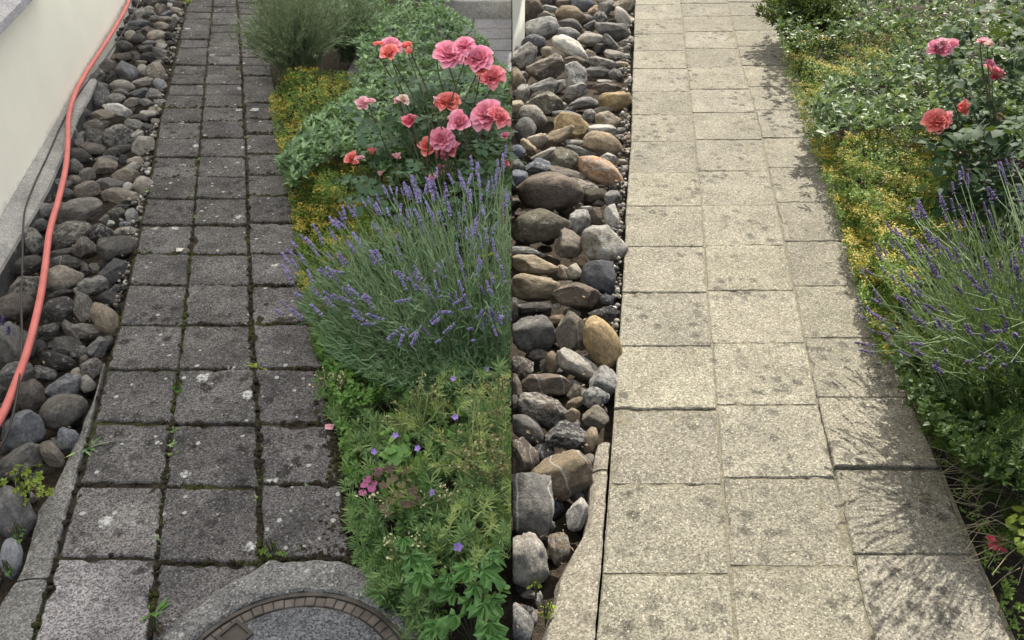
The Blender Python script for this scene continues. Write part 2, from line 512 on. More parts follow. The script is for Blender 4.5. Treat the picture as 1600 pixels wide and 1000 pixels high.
# ------------------------------------------------------------------ translucent sail, unseen and added to shade and softly light the left plot
SH = 2.3
sx1 = KX * SH - 0.02
sail = empty('added_shade_sail', (-1.6, 6.5, 0))
nx, ny = 10, 16
V, F = [], []
for j in range(ny + 1):
    for i in range(nx + 1):
        x = -5.2 + (sx1 + 5.2) * i / nx
        y = 0.1 + 14.4 * j / ny
        V.append((x, y, SH - .12 * math.sin(math.pi * j / ny) * math.sin(math.pi * i / nx)))
for j in range(ny):
    for i in range(nx):
        a = j * (nx + 1) + i
        F.append((a, a + 1, a + nx + 2, a + nx + 1))
child('fabric', mesh_py('added_sail_sheet', V, F, M_ADDED_SAIL), None, sail, True)
for (x, y) in ((-5.2, 14.5), (sx1, 14.5), (-5.2, 8.5)):
    tv, tf = tube([Vector((x, y, -.1)), Vector((x, y, SH))], .04, 10)
    child('post', mesh_py('added_sail_post', tv, tf, M_ADDED_POST), None, sail)
tag(sail, 'unseen white translucent sheet added overhead to shade the left path', 'shade sail')

# ------------------------------------------------------------------ pavers
L0 = [(294, 0), (285, 40), (272, 100), (262, 140), (250, 187), (243, 230), (236, 275), (222, 340), (210, 395), (200, 445), (186, 507), (166, 577), (146, 660), (120, 757), (88, 872), (48, 1010)]
L1 = [(333, 0), (325, 75), (318, 150), (310, 250), (302, 350), (293, 445), (287, 507), (278, 577), (268, 660), (256, 757), (246, 875), (232, 1010)]
L2 = [(370, 0), (377, 100), (382, 200), (386, 300), (389, 395), (391, 445), (392, 507), (397, 577), (402, 660), (405, 757), (406, 875), (410, 1010)]
L3 = [(404, 0), (424, 100), (442, 200), (458, 280), (470, 350), (482, 420), (494, 507), (508, 577), (524, 660), (536, 757), (550, 875), (570, 1010)]
LR1 = [-118, -110, -102, -94, -86, -78, -70, -62, -54, -46, -38, -30, -22, -14, -6, 2, 10, 19, 29, 39, 50, 61, 74, 87, 101, 115, 131, 148, 168, 191, 216, 245, 276, 311, 351, 395, 445, 507, 577, 659, 756, 871, 1012, 1190]
LR2 = [-118, -110, -102, -94, -86, -78, -70, -62, -54, -46, -38, -30, -22, -14, -6, 2, 10, 19, 29, 39, 50, 61, 74, 87, 101, 115, 131, 148, 167, 190, 215, 244, 276, 311, 352, 397, 446, 507, 577, 662, 760, 878, 1018, 1195]
LR3 = [-116, -108, -100, -92, -84, -76, -68, -60, -52, -44, -36, -28, -20, -12, -4, 4, 12, 21, 31, 41, 52, 63, 76, 89, 103, 118, 136, 160, 185, 208, 239, 272, 306, 348, 396, 445, 505, 576, 661, 756, 874, 1015, 1190]
R0 = [(993, -30), (992, 0), (990, 75), (988, 130), (986, 222), (982, 270), (978, 322), (976, 385), (972, 457), (966, 540), (959, 640), (951, 757), (941, 897), (931, 1005), (910, 1190)]
R1 = [(1060, -30), (1063, 0), (1069, 50), (1076, 130), (1082, 180), (1086, 222), (1091, 270), (1097, 322), (1101, 385), (1105, 455), (1113, 537), (1120, 635), (1129, 748), (1141, 890), (1150, 1000), (1165, 1190)]
R2 = [(1130, -30), (1137, 0), (1150, 60), (1160, 105), (1170, 135), (1181, 173), (1192, 217), (1201, 265), (1213, 317), (1226, 379), (1241, 449), (1257, 530), (1277, 624), (1303, 735), (1334, 870), (1365, 1005), (1410, 1190)]
R3 = [(1198, -30), (1208, 0), (1240, 110), (1280, 217), (1298, 265), (1316, 318), (1337, 380), (1360, 450), (1387, 530), (1420, 622), (1466, 731), (1522, 866), (1582, 1000), (1660, 1190)]
RR1 = [-110, -94, -78, -62, -46, -30, -12, 8, 30, 53, 79, 107, 142, 179, 221, 270, 322, 385, 457, 541, 640, 757, 897, 1075, 1300]
RR2 = [-112, -96, -80, -64, -48, -32, -14, 5, 25, 49, 75, 105, 139, 176, 218, 267, 320, 383, 454, 536, 633, 747, 885, 1060, 1290]
RR3 = [-114, -98, -82, -66, -50, -34, -16, 3, 24, 47, 72, 102, 135, 172, 215, 262, 316, 377, 447, 528, 622, 733, 867, 1040, 1270]

def paver(c, gap, jag, parent, mat, tint, dz, tilt, npt=13, chips=2):
    """c: four ground corners (near-left, near-right, far-right, far-left)"""
    ctr = sum(c, Vector()) / 4
    c = [p + (ctr - p).normalized() * gap * 1.35 for p in c]
    per, nor = [], []
    for k in range(4):
        a, b = c[k], c[(k + 1) % 4]
        e = b - a; n_ = Vector((e.y, -e.x, 0)).normalized()
        ch = [(random.uniform(.08, .9), random.uniform(.03, .09), random.uniform(.4, 1)) for _ in range(random.randint(0, chips))]
        for i in range(npt):
            t = i / npt
            p = a + e * t
            q = mnoise.noise(p * 22) * jag + mnoise.noise(p * 70) * jag * .5
            for (u, w_, s_) in ch:
                if abs(t - u) < w_: q -= jag * 2.2 * s_
            if i == 0: q -= jag * .7
            per.append(p + n_ * q); nor.append(n_)
    N = len(per)
    V, F = [], []
    T = lambda p: dz + (p.x - ctr.x) * tilt[0] + (p.y - ctr.y) * tilt[1]
    for p in per: V.append((p.x - ctr.x, p.y - ctr.y, T(p) - .055))
    for p in per: V.append((p.x - ctr.x, p.y - ctr.y, T(p) - .0045))
    for p in per:
        d = (ctr - p).normalized() * .0045
        V.append((p.x + d.x - ctr.x, p.y + d.y - ctr.y, T(p) - .0004))
    for p in per:
        d = (ctr - p).normalized() * .03
        V.append((p.x + d.x - ctr.x, p.y + d.y - ctr.y, T(p)))
    V.append((0, 0, dz))
    for r in range(3):
        for i in range(N):
            a, b = r * N + i, r * N + (i + 1) % N
            F.append((a, b, b + N, a + N))
    for i in range(N):
        F.append((3 * N + i, 3 * N + (i + 1) % N, 4 * N))
    me = mesh_py('paver', V, F, mat)
    o = link('paver', me, parent)
    o.location = Vector((ctr.x, ctr.y, 0)) - parent.location
    o.color = (*tint, 1)
    return o

def bed_strip(left, right, y0, y1, z, amp, mat, name, parent, res=.02):
    """bumpy joint filling under the pavers"""
    rows = []
    py = y0
    V, F = [], []
    nxs = 46
    ys = []
    while py < y1:
        ys.append(py); py += max(1.6, (py + 430) * .0065)
    for y in ys:
        xa, xb = interp(left, y), interp(right, y)
        for i in range(nxs + 1):
            p = P(xa + (xb - xa) * i / nxs, y)
            V.append((p.x, p.y, z + amp * (mnoise.noise(p * 28) + .6 * mnoise.noise(p * 75))))
    for j in range(len(ys) - 1):
        for i in range(nxs):
            a = j * (nxs + 1) + i
            F.append((a + nxs + 1, a + nxs + 2, a + 1, a))
    me = mesh_py(name, V, F, mat)
    return child(name, me, None, parent, True)

path_l = empty('garden_path', P(340, 600))
path_r = empty('garden_path', P(1120, 600))
tag(path_l, 'dark weathered path of mossy concrete pavers in the shade', 'path', kind='structure')
tag(path_r, 'pale cleaned path of concrete pavers in bright sun', 'path', kind='structure')
colsL, rowsL = [L0, L1, L2, L3], [LR1, LR2, LR3]
for c in range(3):
    rows = rowsL[c]
    for r in range(len(rows) - 1):
        ya, yb = rows[r], rows[r + 1]
        # neighbouring columns have slightly different joints; keep each piece its own
        cs = [P(interp(colsL[c], yb), yb), P(interp(colsL[c + 1], yb), yb), P(interp(colsL[c + 1], ya), ya), P(interp(colsL[c], ya), ya)]
        if c == 2 and yb > 1000: continue
        t = random.uniform(.78, 1.12)
        if ya < 330: t *= .86
        if c == 0 and yb > 1000: t = 2.1
        elif c == 0 and yb > 850: t = 1.45
        paver(cs, .0035 + random.uniform(0, .005) + (.0025 if c == 2 else 0), .0048, path_l, M_PAVER_OLD, (t, t * random.uniform(.985, 1.0), t * random.uniform(.98, 1.03)),
              random.uniform(-.006, .006), (random.uniform(-.022, .022), random.uniform(-.022, .022)), 16 if yb > 200 else 5, 3)
colsR, rowsR = [R0, R1, R2, R3], [RR1, RR2, RR3]
for c in range(3):
    rows = rowsR[c]
    for r in range(len(rows) - 1):
        ya, yb = rows[r], rows[r + 1]
        cs = [P(interp(colsR[c], yb), yb), P(interp(colsR[c + 1], yb), yb), P(interp(colsR[c + 1], ya), ya), P(interp(colsR[c], ya), ya)]
        t = random.uniform(.84, 1.10)
        dz = random.uniform(-.002, .002); tl = [random.uniform(-.008, .008), random.uniform(-.008, .008)]
        if c == 2 and ya == 622: dz, tl = .010, [-.004, -.022]
        if c == 0 and ya == 541: dz, tl = .003, [0, -.012]
        paver(cs, .0012 + random.uniform(0, .0016), .0036, path_r, M_PAVER_NEW, (t, t * random.uniform(.985, 1.0), t * random.uniform(.95, 1.0)), dz, tl, 13 if yb > 100 else 6)
bed_strip([(p[0] - 2, p[1]) for p in L0], [(p[0] + 16, p[1]) for p in L3], -118, 1060, -.011, .010, M_MOSS, 'joint_moss', path_l)['kind'] = 'stuff'
bed_strip([(p[0] + 1, p[1]) for p in R0], [(p[0] + 6, p[1]) for p in R3], -110, 1100, -.0042, .005, M_SAND, 'joint_sand', path_r)['kind'] = 'stuff'

def moss_cushions():
    px, py, sz = [], [], []
    def add(x, y, s_): px.append(x); py.append(y); sz.append(s_)
    for line, wgt in ((L1, 170), (L2, 330), (L3, 330), (L0, 60)):
        for _ in range(wgt):
            y = 1000 * random.random() ** .75
            if line is L3: y = 480 + 400 * random.random()
            k = (y + 430) / 1430
            add(interp(line, y) + random.gauss(0, 3.0 if line is not L3 else 9) * k - (8 * k if line is L3 else 0), y, random.uniform(.004, .011))
    for rows, ca, cb in ((LR1, L0, L1), (LR2, L1, L2), (LR3, L2, L3)):
        for y in rows:
            if 150 < y < 1000:
                for _ in range(random.choice((3, 8, 16, 26)) if cb is not L3 else random.choice((14, 24, 34))):
                    u = random.random() ** (1.0 if cb is not L3 else .7)
                    k = (y + 430) / 1430
                    add(interp(ca, y) * (1 - u) + interp(cb, y) * u, y + random.gauss(0, 2.2) * k, random.uniform(.004, .011))
    for _ in range(300):
        add(random.gauss(526, 13), random.gauss(806, 32), random.uniform(.004, .012))
    for _ in range(60):
        add(random.gauss(480, 40), random.gauss(866, 6), random.uniform(.004, .011))
    px, py, sz = map(np.array, (px, py, sz)); n = len(px)
    T = np.array([(0, 0, .8), (1, 0, 0), (.5, .87, 0), (-.5, .87, 0), (-1, 0, 0), (-.5, -.87, 0), (.5, -.87, 0)] + [(.62 * math.cos(a), .62 * math.sin(a), .58) for a in np.arange(6) * math.pi / 3 + .5])
    TF = [(0, 7 + i, 7 + (i + 1) % 6) for i in range(6)] + [(1 + i, 1 + (i + 1) % 6, 7 + i) for i in range(6)] + [(7 + i, 1 + (i + 1) % 6, 7 + (i + 1) % 6) for i in range(6)]
    a = rng.uniform(0, 6.28, n)
    V, F = inst(T, TF, Pn(px, py, rng.uniform(-.008, -.001, n)), np.stack([np.cos(a), np.sin(a), 0 * a], 1), np.tile([0, 0, 1.], (n, 1)) + rng.normal(0, .15, (n, 3)), sz, sz * rng.uniform(.7, 1.3, n))
    V = V + rng.normal(0, .0008, V.shape)
    o = child('moss', mesh_np('moss', V, F, M_MOSS, 'L', True), None, path_l); o['kind'] = 'stuff'
moss_cushions()

# ------------------------------------------------------------------ concrete edgings beside the pavers
def edging(name, left, right, ys, mat, label, side=None):
    root = empty(name, P(sum(p[0] for p in right) / len(right), 850))
    prof = [(0, -.12), (.02, -.035), (.12, -.012), (.35, -.003), (.7, .003), (.94, .001), (1.0, -.005), (1.0, -.09)]
    segs = []
    cuts = [ys[0]] + ys[1] + [ys[2]]
    for s in range(len(cuts) - 1):
        a, b = cuts[s] + 1.5, cuts[s + 1] - 1.5
        n = max(6, int((b - a) / 9))
        V, F = [], []
        for i in range(n + 1):
            y = a + (b - a) * i / n
            p, q = P(interp(left, y), y), P(interp(right, y), y)
            for k, (u, z) in enumerate(prof):
                j = mnoise.noise(Vector((y * .05, k, s))) * .004 + mnoise.noise(Vector((y * .21, k, s))) * .002
                v_ = p.lerp(q, u)
                V.append((v_.x + j, v_.y, z + j * .5))
        m = len(prof)
        for i in range(n):
            for k in range(m - 1):
                e = i * m + k
                F.append((e + m, e + m + 1, e + 1, e))
        F.append(tuple(range(m))); F.append(tuple(range(n * m, n * m + m))[::-1])
        child('edging_block', mesh_py('edging_block', V, F, mat), None, root)
    tag(root, label, 'edging')
    return root
EL_L = [(162, 560), (152, 601), (144, 624), (129, 653), (122, 675), (106, 704), (79, 760), (53, 791), (44, 830), (26, 891), (0, 926), (-60, 1010)]
EL_R = [(p[0] - 5, p[1]) for p in L0 if p[1] >= 500]
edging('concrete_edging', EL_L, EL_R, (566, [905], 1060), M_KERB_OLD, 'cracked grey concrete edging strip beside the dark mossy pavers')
ER_L = [(951, 600), (942, 655), (930, 700), (919, 750), (918, 792), (909, 833), (890, 861), (868, 901), (863, 932), (848, 975), (836, 1040)]
ER_R = [(p[0] - 3, p[1]) for p in R0 if p[1] >= 500]
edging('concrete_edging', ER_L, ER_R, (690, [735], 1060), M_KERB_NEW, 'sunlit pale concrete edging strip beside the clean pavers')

# ------------------------------------------------------------------ house wall on the left
wa, wb = P(0, 349, .03), P(203, -2, .03)
wd = (wb - wa).normalized(); wn = Vector((wd.y, -wd.x, 0))      # wn points to the path
house = empty('house_wall', wa)
def wall_slab(s0, s1, o0, o1, z0, z1):
    q = []
    for z in (z0, z1):
        for (s, o) in ((s0, o0), (s1, o0), (s1, o1), (s0, o1)):
            p = wa + wd * s + wn * o
            q.append((p.x, p.y, z))
    return q, [(0, 1, 2, 3), (7, 6, 5, 4), (4, 5, 1, 0), (5, 6, 2, 1), (6, 7, 3, 2), (7, 4, 0, 3)]
q, fc = wall_slab(-2.2, 9.0, -.25, 0, -.1, 2.7)
child('plaster', mesh_py('plaster', q, fc, M_PLASTER), None, house)
# plinth ledge: follows the photographed outer edge, tapering away
outer = [(-130, 640), (-60, 530), (0, 420), (23, 382), (61, 317), (77, 290), (100, 236), (121, 182), (140, 148), (150, 124)]
V, F = [], []
for i, (px, py) in enumerate(outer):
    p = P(px, py, .025)
    s = (p - wa).dot(wd); w0 = wa + wd * s + wn * .002
    if (p - w0).dot(wn) < .02: p = w0 + wn * .02
    j = mnoise.noise(p * 9) * .006
    for (pt, z) in ((w0, .05), (w0.lerp(p, .5), .036), (p + wn * j, .025), (p + wn * (j + .004), .010), (p + wn * j, -.1)):
        V.append((pt.x, pt.y, z))
for i in range(len(outer) - 1):
    for k in range(4):
        e = i * 5 + k
        F.append((e, e + 1, e + 6, e + 5))
me = mesh_py('plinth', V, F, M_PLINTH); me.materials.append(M_PLINTH_FACE)
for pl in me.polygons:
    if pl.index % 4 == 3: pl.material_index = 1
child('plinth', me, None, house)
# window sill poking in at the top left corner
def on_plane(px, py, off):
    d = ray(px, py); o_ = Vector((0, 0, CAM_H)); pl = wa + wn * off
    t = (pl - o_).dot(wn) / d.dot(wn)
    return o_ + d * t
s1_, s2_ = on_plane(0, 42, .11), on_plane(62, 0, .11)
zs = (s1_.z + s2_.z) / 2
sA, sB = (s1_ - wa).dot(wd), (s2_ - wa).dot(wd)
q, fc = wall_slab(sA - 1.2, sB + .35, -.02, .11, zs, zs + .04)
child('window_sill', mesh_py('window_sill', q, fc, M_GRANITE), None, house)
tag(house, 'pale cream plastered house wall with a grey stone sill above the hose', 'wall')

# end of the sunny plot's wall, at the upper left of that plot
pw = P(812, 40)
sw = empty('garden_wall', (0.05, pw.y, 0))
a0, a1 = P(800.8, 84).y, P(800, -60).y
xw = [(0.004, P(800, 80).y), (P(812, 62).x, P(812, 62).y), (P(820, 38).x, P(820, 38).y), (P(812, 20).x, P(812, 20).y), (P(808, 0).x, P(808, 0).y), (P(806, -40).x, P(806, -40).y), (0.004, P(806, -40).y)]
V = [(x, y, -.1) for x, y in xw] + [(x, y, .42) for x, y in xw]
n = len(xw)
F = [(i, (i + 1) % n, (i + 1) % n + n, i + n) for i in range(n)] + [tuple(range(n, 2 * n)), tuple(range(n))[::-1]]
child('plaster', mesh_py('plaster', V, F, M_PLASTER), None, sw)
tag(sw, 'sliver of sunlit cream wall behind the stones of the sunny strip', 'wall')

# ------------------------------------------------------------------ stones
PAL = {'d': (84, 82, 80), 'k': (66, 65, 66), 'g': (114, 113, 111), 'b': (104, 110, 120), 'B': (136, 144, 156), 'n': (100, 92, 84), 'o': (98, 95, 84),
       't': (134, 122, 104), 'T': (150, 139, 119), 'p': (160, 157, 150), 'w': (190, 190, 183), 'y': (150, 133, 103), 'r': (140, 112, 84), 's': (88, 90, 95), 'm': (116, 111, 102)}
def noise_stone(kind, seed):
    import bmesh
    bm = bmesh.new()
    bmesh.ops.create_icosphere(bm, subdivisions=4, radius=1)
    R = random.Random(seed)
    off = Vector((R.uniform(-50, 50), R.uniform(-50, 50), R.uniform(-50, 50)))
    planes = []
    if kind == 'a':
        for _ in range(13):
            n_ = Vector((R.gauss(0, 1), R.gauss(0, 1), R.gauss(0, 1))).normalized()
            planes.append((n_, R.uniform(.52, .82)))
    elif kind == 'm':
        for _ in range(8):
            n_ = Vector((R.gauss(0, 1), R.gauss(0, 1), R.gauss(0, 1))).normalized()
            planes.append((n_, R.uniform(.62, .88)))
    for v in bm.verts:
        p = v.co.copy()
        for _ in range(2):
            for n_, d_ in planes:
                e = p.dot(n_) - d_
                if e > 0: p -= n_ * e * (.96 if kind == 'a' else .85)
        s = 1 + .16 * mnoise.noise(p * 1.1 + off) + .05 * mnoise.noise(p * 2.6 + off)
        s += (.06 if kind != 'r' else .035) * mnoise.noise(p * 4 + off) + (.035 if kind != 'r' else .018) * mnoise.noise(p * 9 + off) + (.02 if kind != 'r' else .012) * mnoise.noise(p * 19 + off)
        v.co = p * s
    m = max(max(abs(v.co.x) for v in bm.verts), .01); k = max(abs(v.co.y) for v in bm.verts)
    for v in bm.verts: v.co.x /= m; v.co.y /= k
    me = bpy.data.meshes.new('stone'); bm.to_mesh(me); bm.free()
    me.materials.append(M_STONE)
    me.polygons.foreach_set('use_smooth', [True] * len(me.polygons))
    return me
STONES = {k: [noise_stone(k, hash((i, k == 'r', k == 'a')) % 1000 + i) for i in range(7)] for k in 'ram'}

def put_stone(px, py, w_, h_, ang, col, kind, parent, zoff=0., side=None):
    base = -.055 + zoff
    p = P(px, py, base + .03)
    t = depth(p)
    rx, ry = w_ / 2 / FPX * t * 1.06, h_ / 2 / FPX * t * 1.06
    rz = .85 * min(rx, ry) + .12 * max(rx, ry)
    vd = ray(px, py).normalized()
    upv = Vector((0, 0, 1)); right = vd.cross(upv).normalized(); up = right.cross(vd).normalized()
    hz = math.sqrt((ry * up.z) ** 2 + (rz * vd.z) ** 2)
    p = P(px, py, base + hz * .82)
    a = math.radians(ang)
    X = right * math.cos(a) + up * math.sin(a); Y = -right * math.sin(a) + up * math.cos(a); Z = X.cross(Y)
    # in-picture extents refer to the unrotated box
    mtx = Matrix(((X.x * rx, Y.x * ry, Z.x * rz, p.x), (X.y * rx, Y.y * ry, Z.y * rz, p.y), (X.z * rx, Y.z * ry, Z.z * rz, p.z), (0, 0, 0, 1)))
    if kind == 'r' and random.random() < .45: kind = 'm'
    me = random.choice(STONES[kind])
    xr = abs(X.x * rx) + abs(Y.x * ry) * .9 + abs(Z.x * rz) * .5
    cut = (side == 'R' and p.x - xr < .002)
    if cut:
        import bmesh
        bm = bmesh.new(); bm.from_mesh(me)
        inv = mtx.inverted()
        co = inv @ Vector((.002, p.y, p.z)); no = (mtx.transposed().to_3x3() @ Vector((1, 0, 0))).normalized()
        r = bmesh.ops.bisect_plane(bm, geom=bm.verts[:] + bm.edges[:] + bm.faces[:], plane_co=co, plane_no=no, clear_inner=True)
        ed = [e for e in r['geom_cut'] if isinstance(e, bmesh.types.BMEdge)]
        if len(bm.verts) < 20:
            bm.free(); return None
        try: bmesh.ops.holes_fill(bm, edges=ed)
        except Exception: pass
        me = bpy.data.meshes.new('stone'); bm.to_mesh(me); bm.free(); me.materials.append(M_STONE)
    o = link('stone', me, parent)
    o.matrix_parent_inverse = Matrix.Identity(4)
    o.matrix_local = Matrix.Translation(-parent.location) @ mtx
    c = lin(*PAL[col]); k = random.uniform(1.05, 1.65)
    if side is None:
        k *= 1.2
        g_ = sum(c) / 3; c = [q * .5 + g_ * f_ * .5 for q, f_ in zip(c, (.98, 1.0, 1.03))]
    o.color = (c[0] * k, c[1] * k, c[2] * k, 1)
    return o

SL = """17 872 32 62 -20 B r;20 803 62 86 8 g m;38 672 62 60 0 b a;36 719 74 44 4 m a;82 710 28 46 18 t m;106 685 32 42 -22 B r;97 643 70 52 14 m r;99 605 60 40 -8 b a;78 618 22 16 0 B a
49 618 46 48 0 n m;27 587 54 42 0 g r;137 601 22 30 -8 T r;23 537 58 68 -10 g r;23 481 56 46 0 n r;40 453 54 42 0 n m;92 487 54 42 0 d r;130 481 30 50 0 m m;163 499 38 56 12 y r;173 467 36 27 0 k m
90 507 26 12 0 d r;112 517 20 40 10 m r;134 518 52 24 -25 m m;151 543 36 34 0 g a;97 541 52 30 -15 d a;76 519 36 24 0 d m;90 564 52 34 -30 k m;63 546 22 30 0 d m;69 584 36 26 -40 d r
144 577 38 34 0 n a;132 560 18 12 0 T r;122 586 24 24 0 T r;124 552 26 24 20 d m;5 565 22 22 0 d m;63 330 48 25 0 g r;126 330 72 38 0 m m;110 367 64 40 10 o r;36 344 28 22 -20 d r;32 367 48 34 -22 m m
56 380 28 36 0 d m;67 355 34 27 0 s a;157 364 36 30 0 k r;182 387 56 44 -8 d m;135 389 40 38 0 n a;177 425 48 40 0 s a;98 436 58 42 0 T m;148 447 48 30 -5 k r;45 414 44 27 0 d r;103 412 52 26 -10 d r
99 394 42 15 0 n m;207 339 20 27 0 B m;198 351 24 14 0 B m;200 362 44 15 -8 T m;211 380 20 17 0 t r;172 349 14 10 0 w a;182 335 30 20 0 o m;189 322 28 8 -5 g a;164 342 18 15 0 g a;190 308 56 26 -25 t m
137 297 42 28 0 t a;146 420 18 18 20 m a;133 421 18 22 0 d a;180 452 22 14 0 s a;119 454 14 10 0 p a;97 457 42 12 0 d a;104 210 38 26 0 m r;145 216 42 28 -10 d a;145 234 36 26 -20 n m;124 225 15 22 0 g m
124 245 40 26 -18 d r;119 261 20 26 0 g m;161 260 42 28 0 t a;167 250 38 13 -8 g r;193 249 16 15 0 s r;190 233 36 17 6 d m;224 228 38 30 10 t m;184 213 44 36 0 d a;214 212 24 18 0 p a;211 254 24 24 25 T m
205 264 32 16 25 p m;197 275 42 26 -14 t m;225 291 31 31 0 T r;200 293 17 17 0 w r;172 287 40 20 -8 g r;119 282 22 16 -20 t r;137 273 26 22 0 m a;95 288 32 19 0 b r;104 303 28 18 -25 b m;90 269 17 18 0 d a
83 308 17 7 0 t r;229 257 13 8 0 B m;232 266 15 14 0 p m;235 249 14 10 0 d m;241 209 11 9 0 p m;199 112 28 34 10 b r;169 104 27 23 -15 n m;151 120 28 24 0 d a;175 121 22 18 15 d a;191 135 36 20 -10 t r
156 150 26 34 -28 s a;155 135 26 12 0 g r;190 145 28 12 -14 g a;180 155 30 18 0 g r;207 160 28 15 0 m r;184 172 44 20 -30 w m;219 145 30 18 -8 b a;238 149 28 22 0 g a;251 134 18 26 25 B r;246 112 34 30 0 t a
224 128 34 16 -8 t a;223 111 18 20 0 p r;236 120 20 13 -20 n r;250 163 24 15 0 g m;232 178 26 14 -8 p r;216 186 36 14 -8 d a;229 161 20 12 -35 g m;162 180 36 19 0 t r;149 197 36 22 0 n a;206 194 36 16 -18 g a
129 177 24 22 0 d m;242 189 20 8 -10 T a;242 197 17 10 0 w a;242 208 13 8 0 g a;230 200 17 16 0 d m;214 5 15 15 0 n r;203 18 17 10 0 d r;218 20 17 19 -20 p a;232 14 17 9 0 T r;248 13 11 15 10 T a
260 21 20 10 0 b a;278 18 22 11 -32 T r;280 8 17 12 0 n m;234 22 24 13 10 k a;243 29 20 10 0 g r;257 29 20 9 0 t m;274 29 15 13 0 p a;218 37 34 12 -5 b m;204 30 19 12 0 d m;202 45 32 9 0 d r
203 56 19 16 25 T r;189 52 17 10 0 d m;233 49 23 16 0 n m;254 42 24 14 -25 t m;245 56 30 18 0 T r;270 57 26 14 -10 k m;269 42 17 14 0 d a;216 61 21 16 0 d r;193 72 26 17 0 d r;233 67 21 8 0 g r
250 72 21 10 0 p a;230 76 24 11 0 d m;249 79 23 11 -15 g m;233 90 27 17 0 k r;256 92 28 16 -35 d m;195 90 31 17 0 n m;213 89 19 17 -20 d m;282 46 13 6 -12 w m;266 67 15 8 0 d a;258 82 11 7 0 p m
272 76 10 6 -20 w m;266 83 9 6 0 T m;226 5 13 10 0 d a;239 5 16 10 0 d a;254 4 16 9 0 k m;264 8 11 7 0 w a;270 4 14 9 0 s m;193 33 12 9 0 d m;289 9 9 6 0 w m;272 37 12 7 0 d m;187 62 14 8 0 d m;247 100 20 12 0 d m;220 98 18 10 0 T m;246 128 10 8 0 g m
-6 620 40 34 0 d m;2 640 40 30 0 k m;-4 440 16 24 0 d m;213 226 18 14 0 d m;239 236 10 14 0 d m;176 239 30 16 0 d m;234 280 10 8 0 p m;214 300 12 9 0 d m;219 326 12 10 0 w m;221 342 10 10 0 w m;210 318 10 8 0 p m;226 312 8 7 0 g m"""
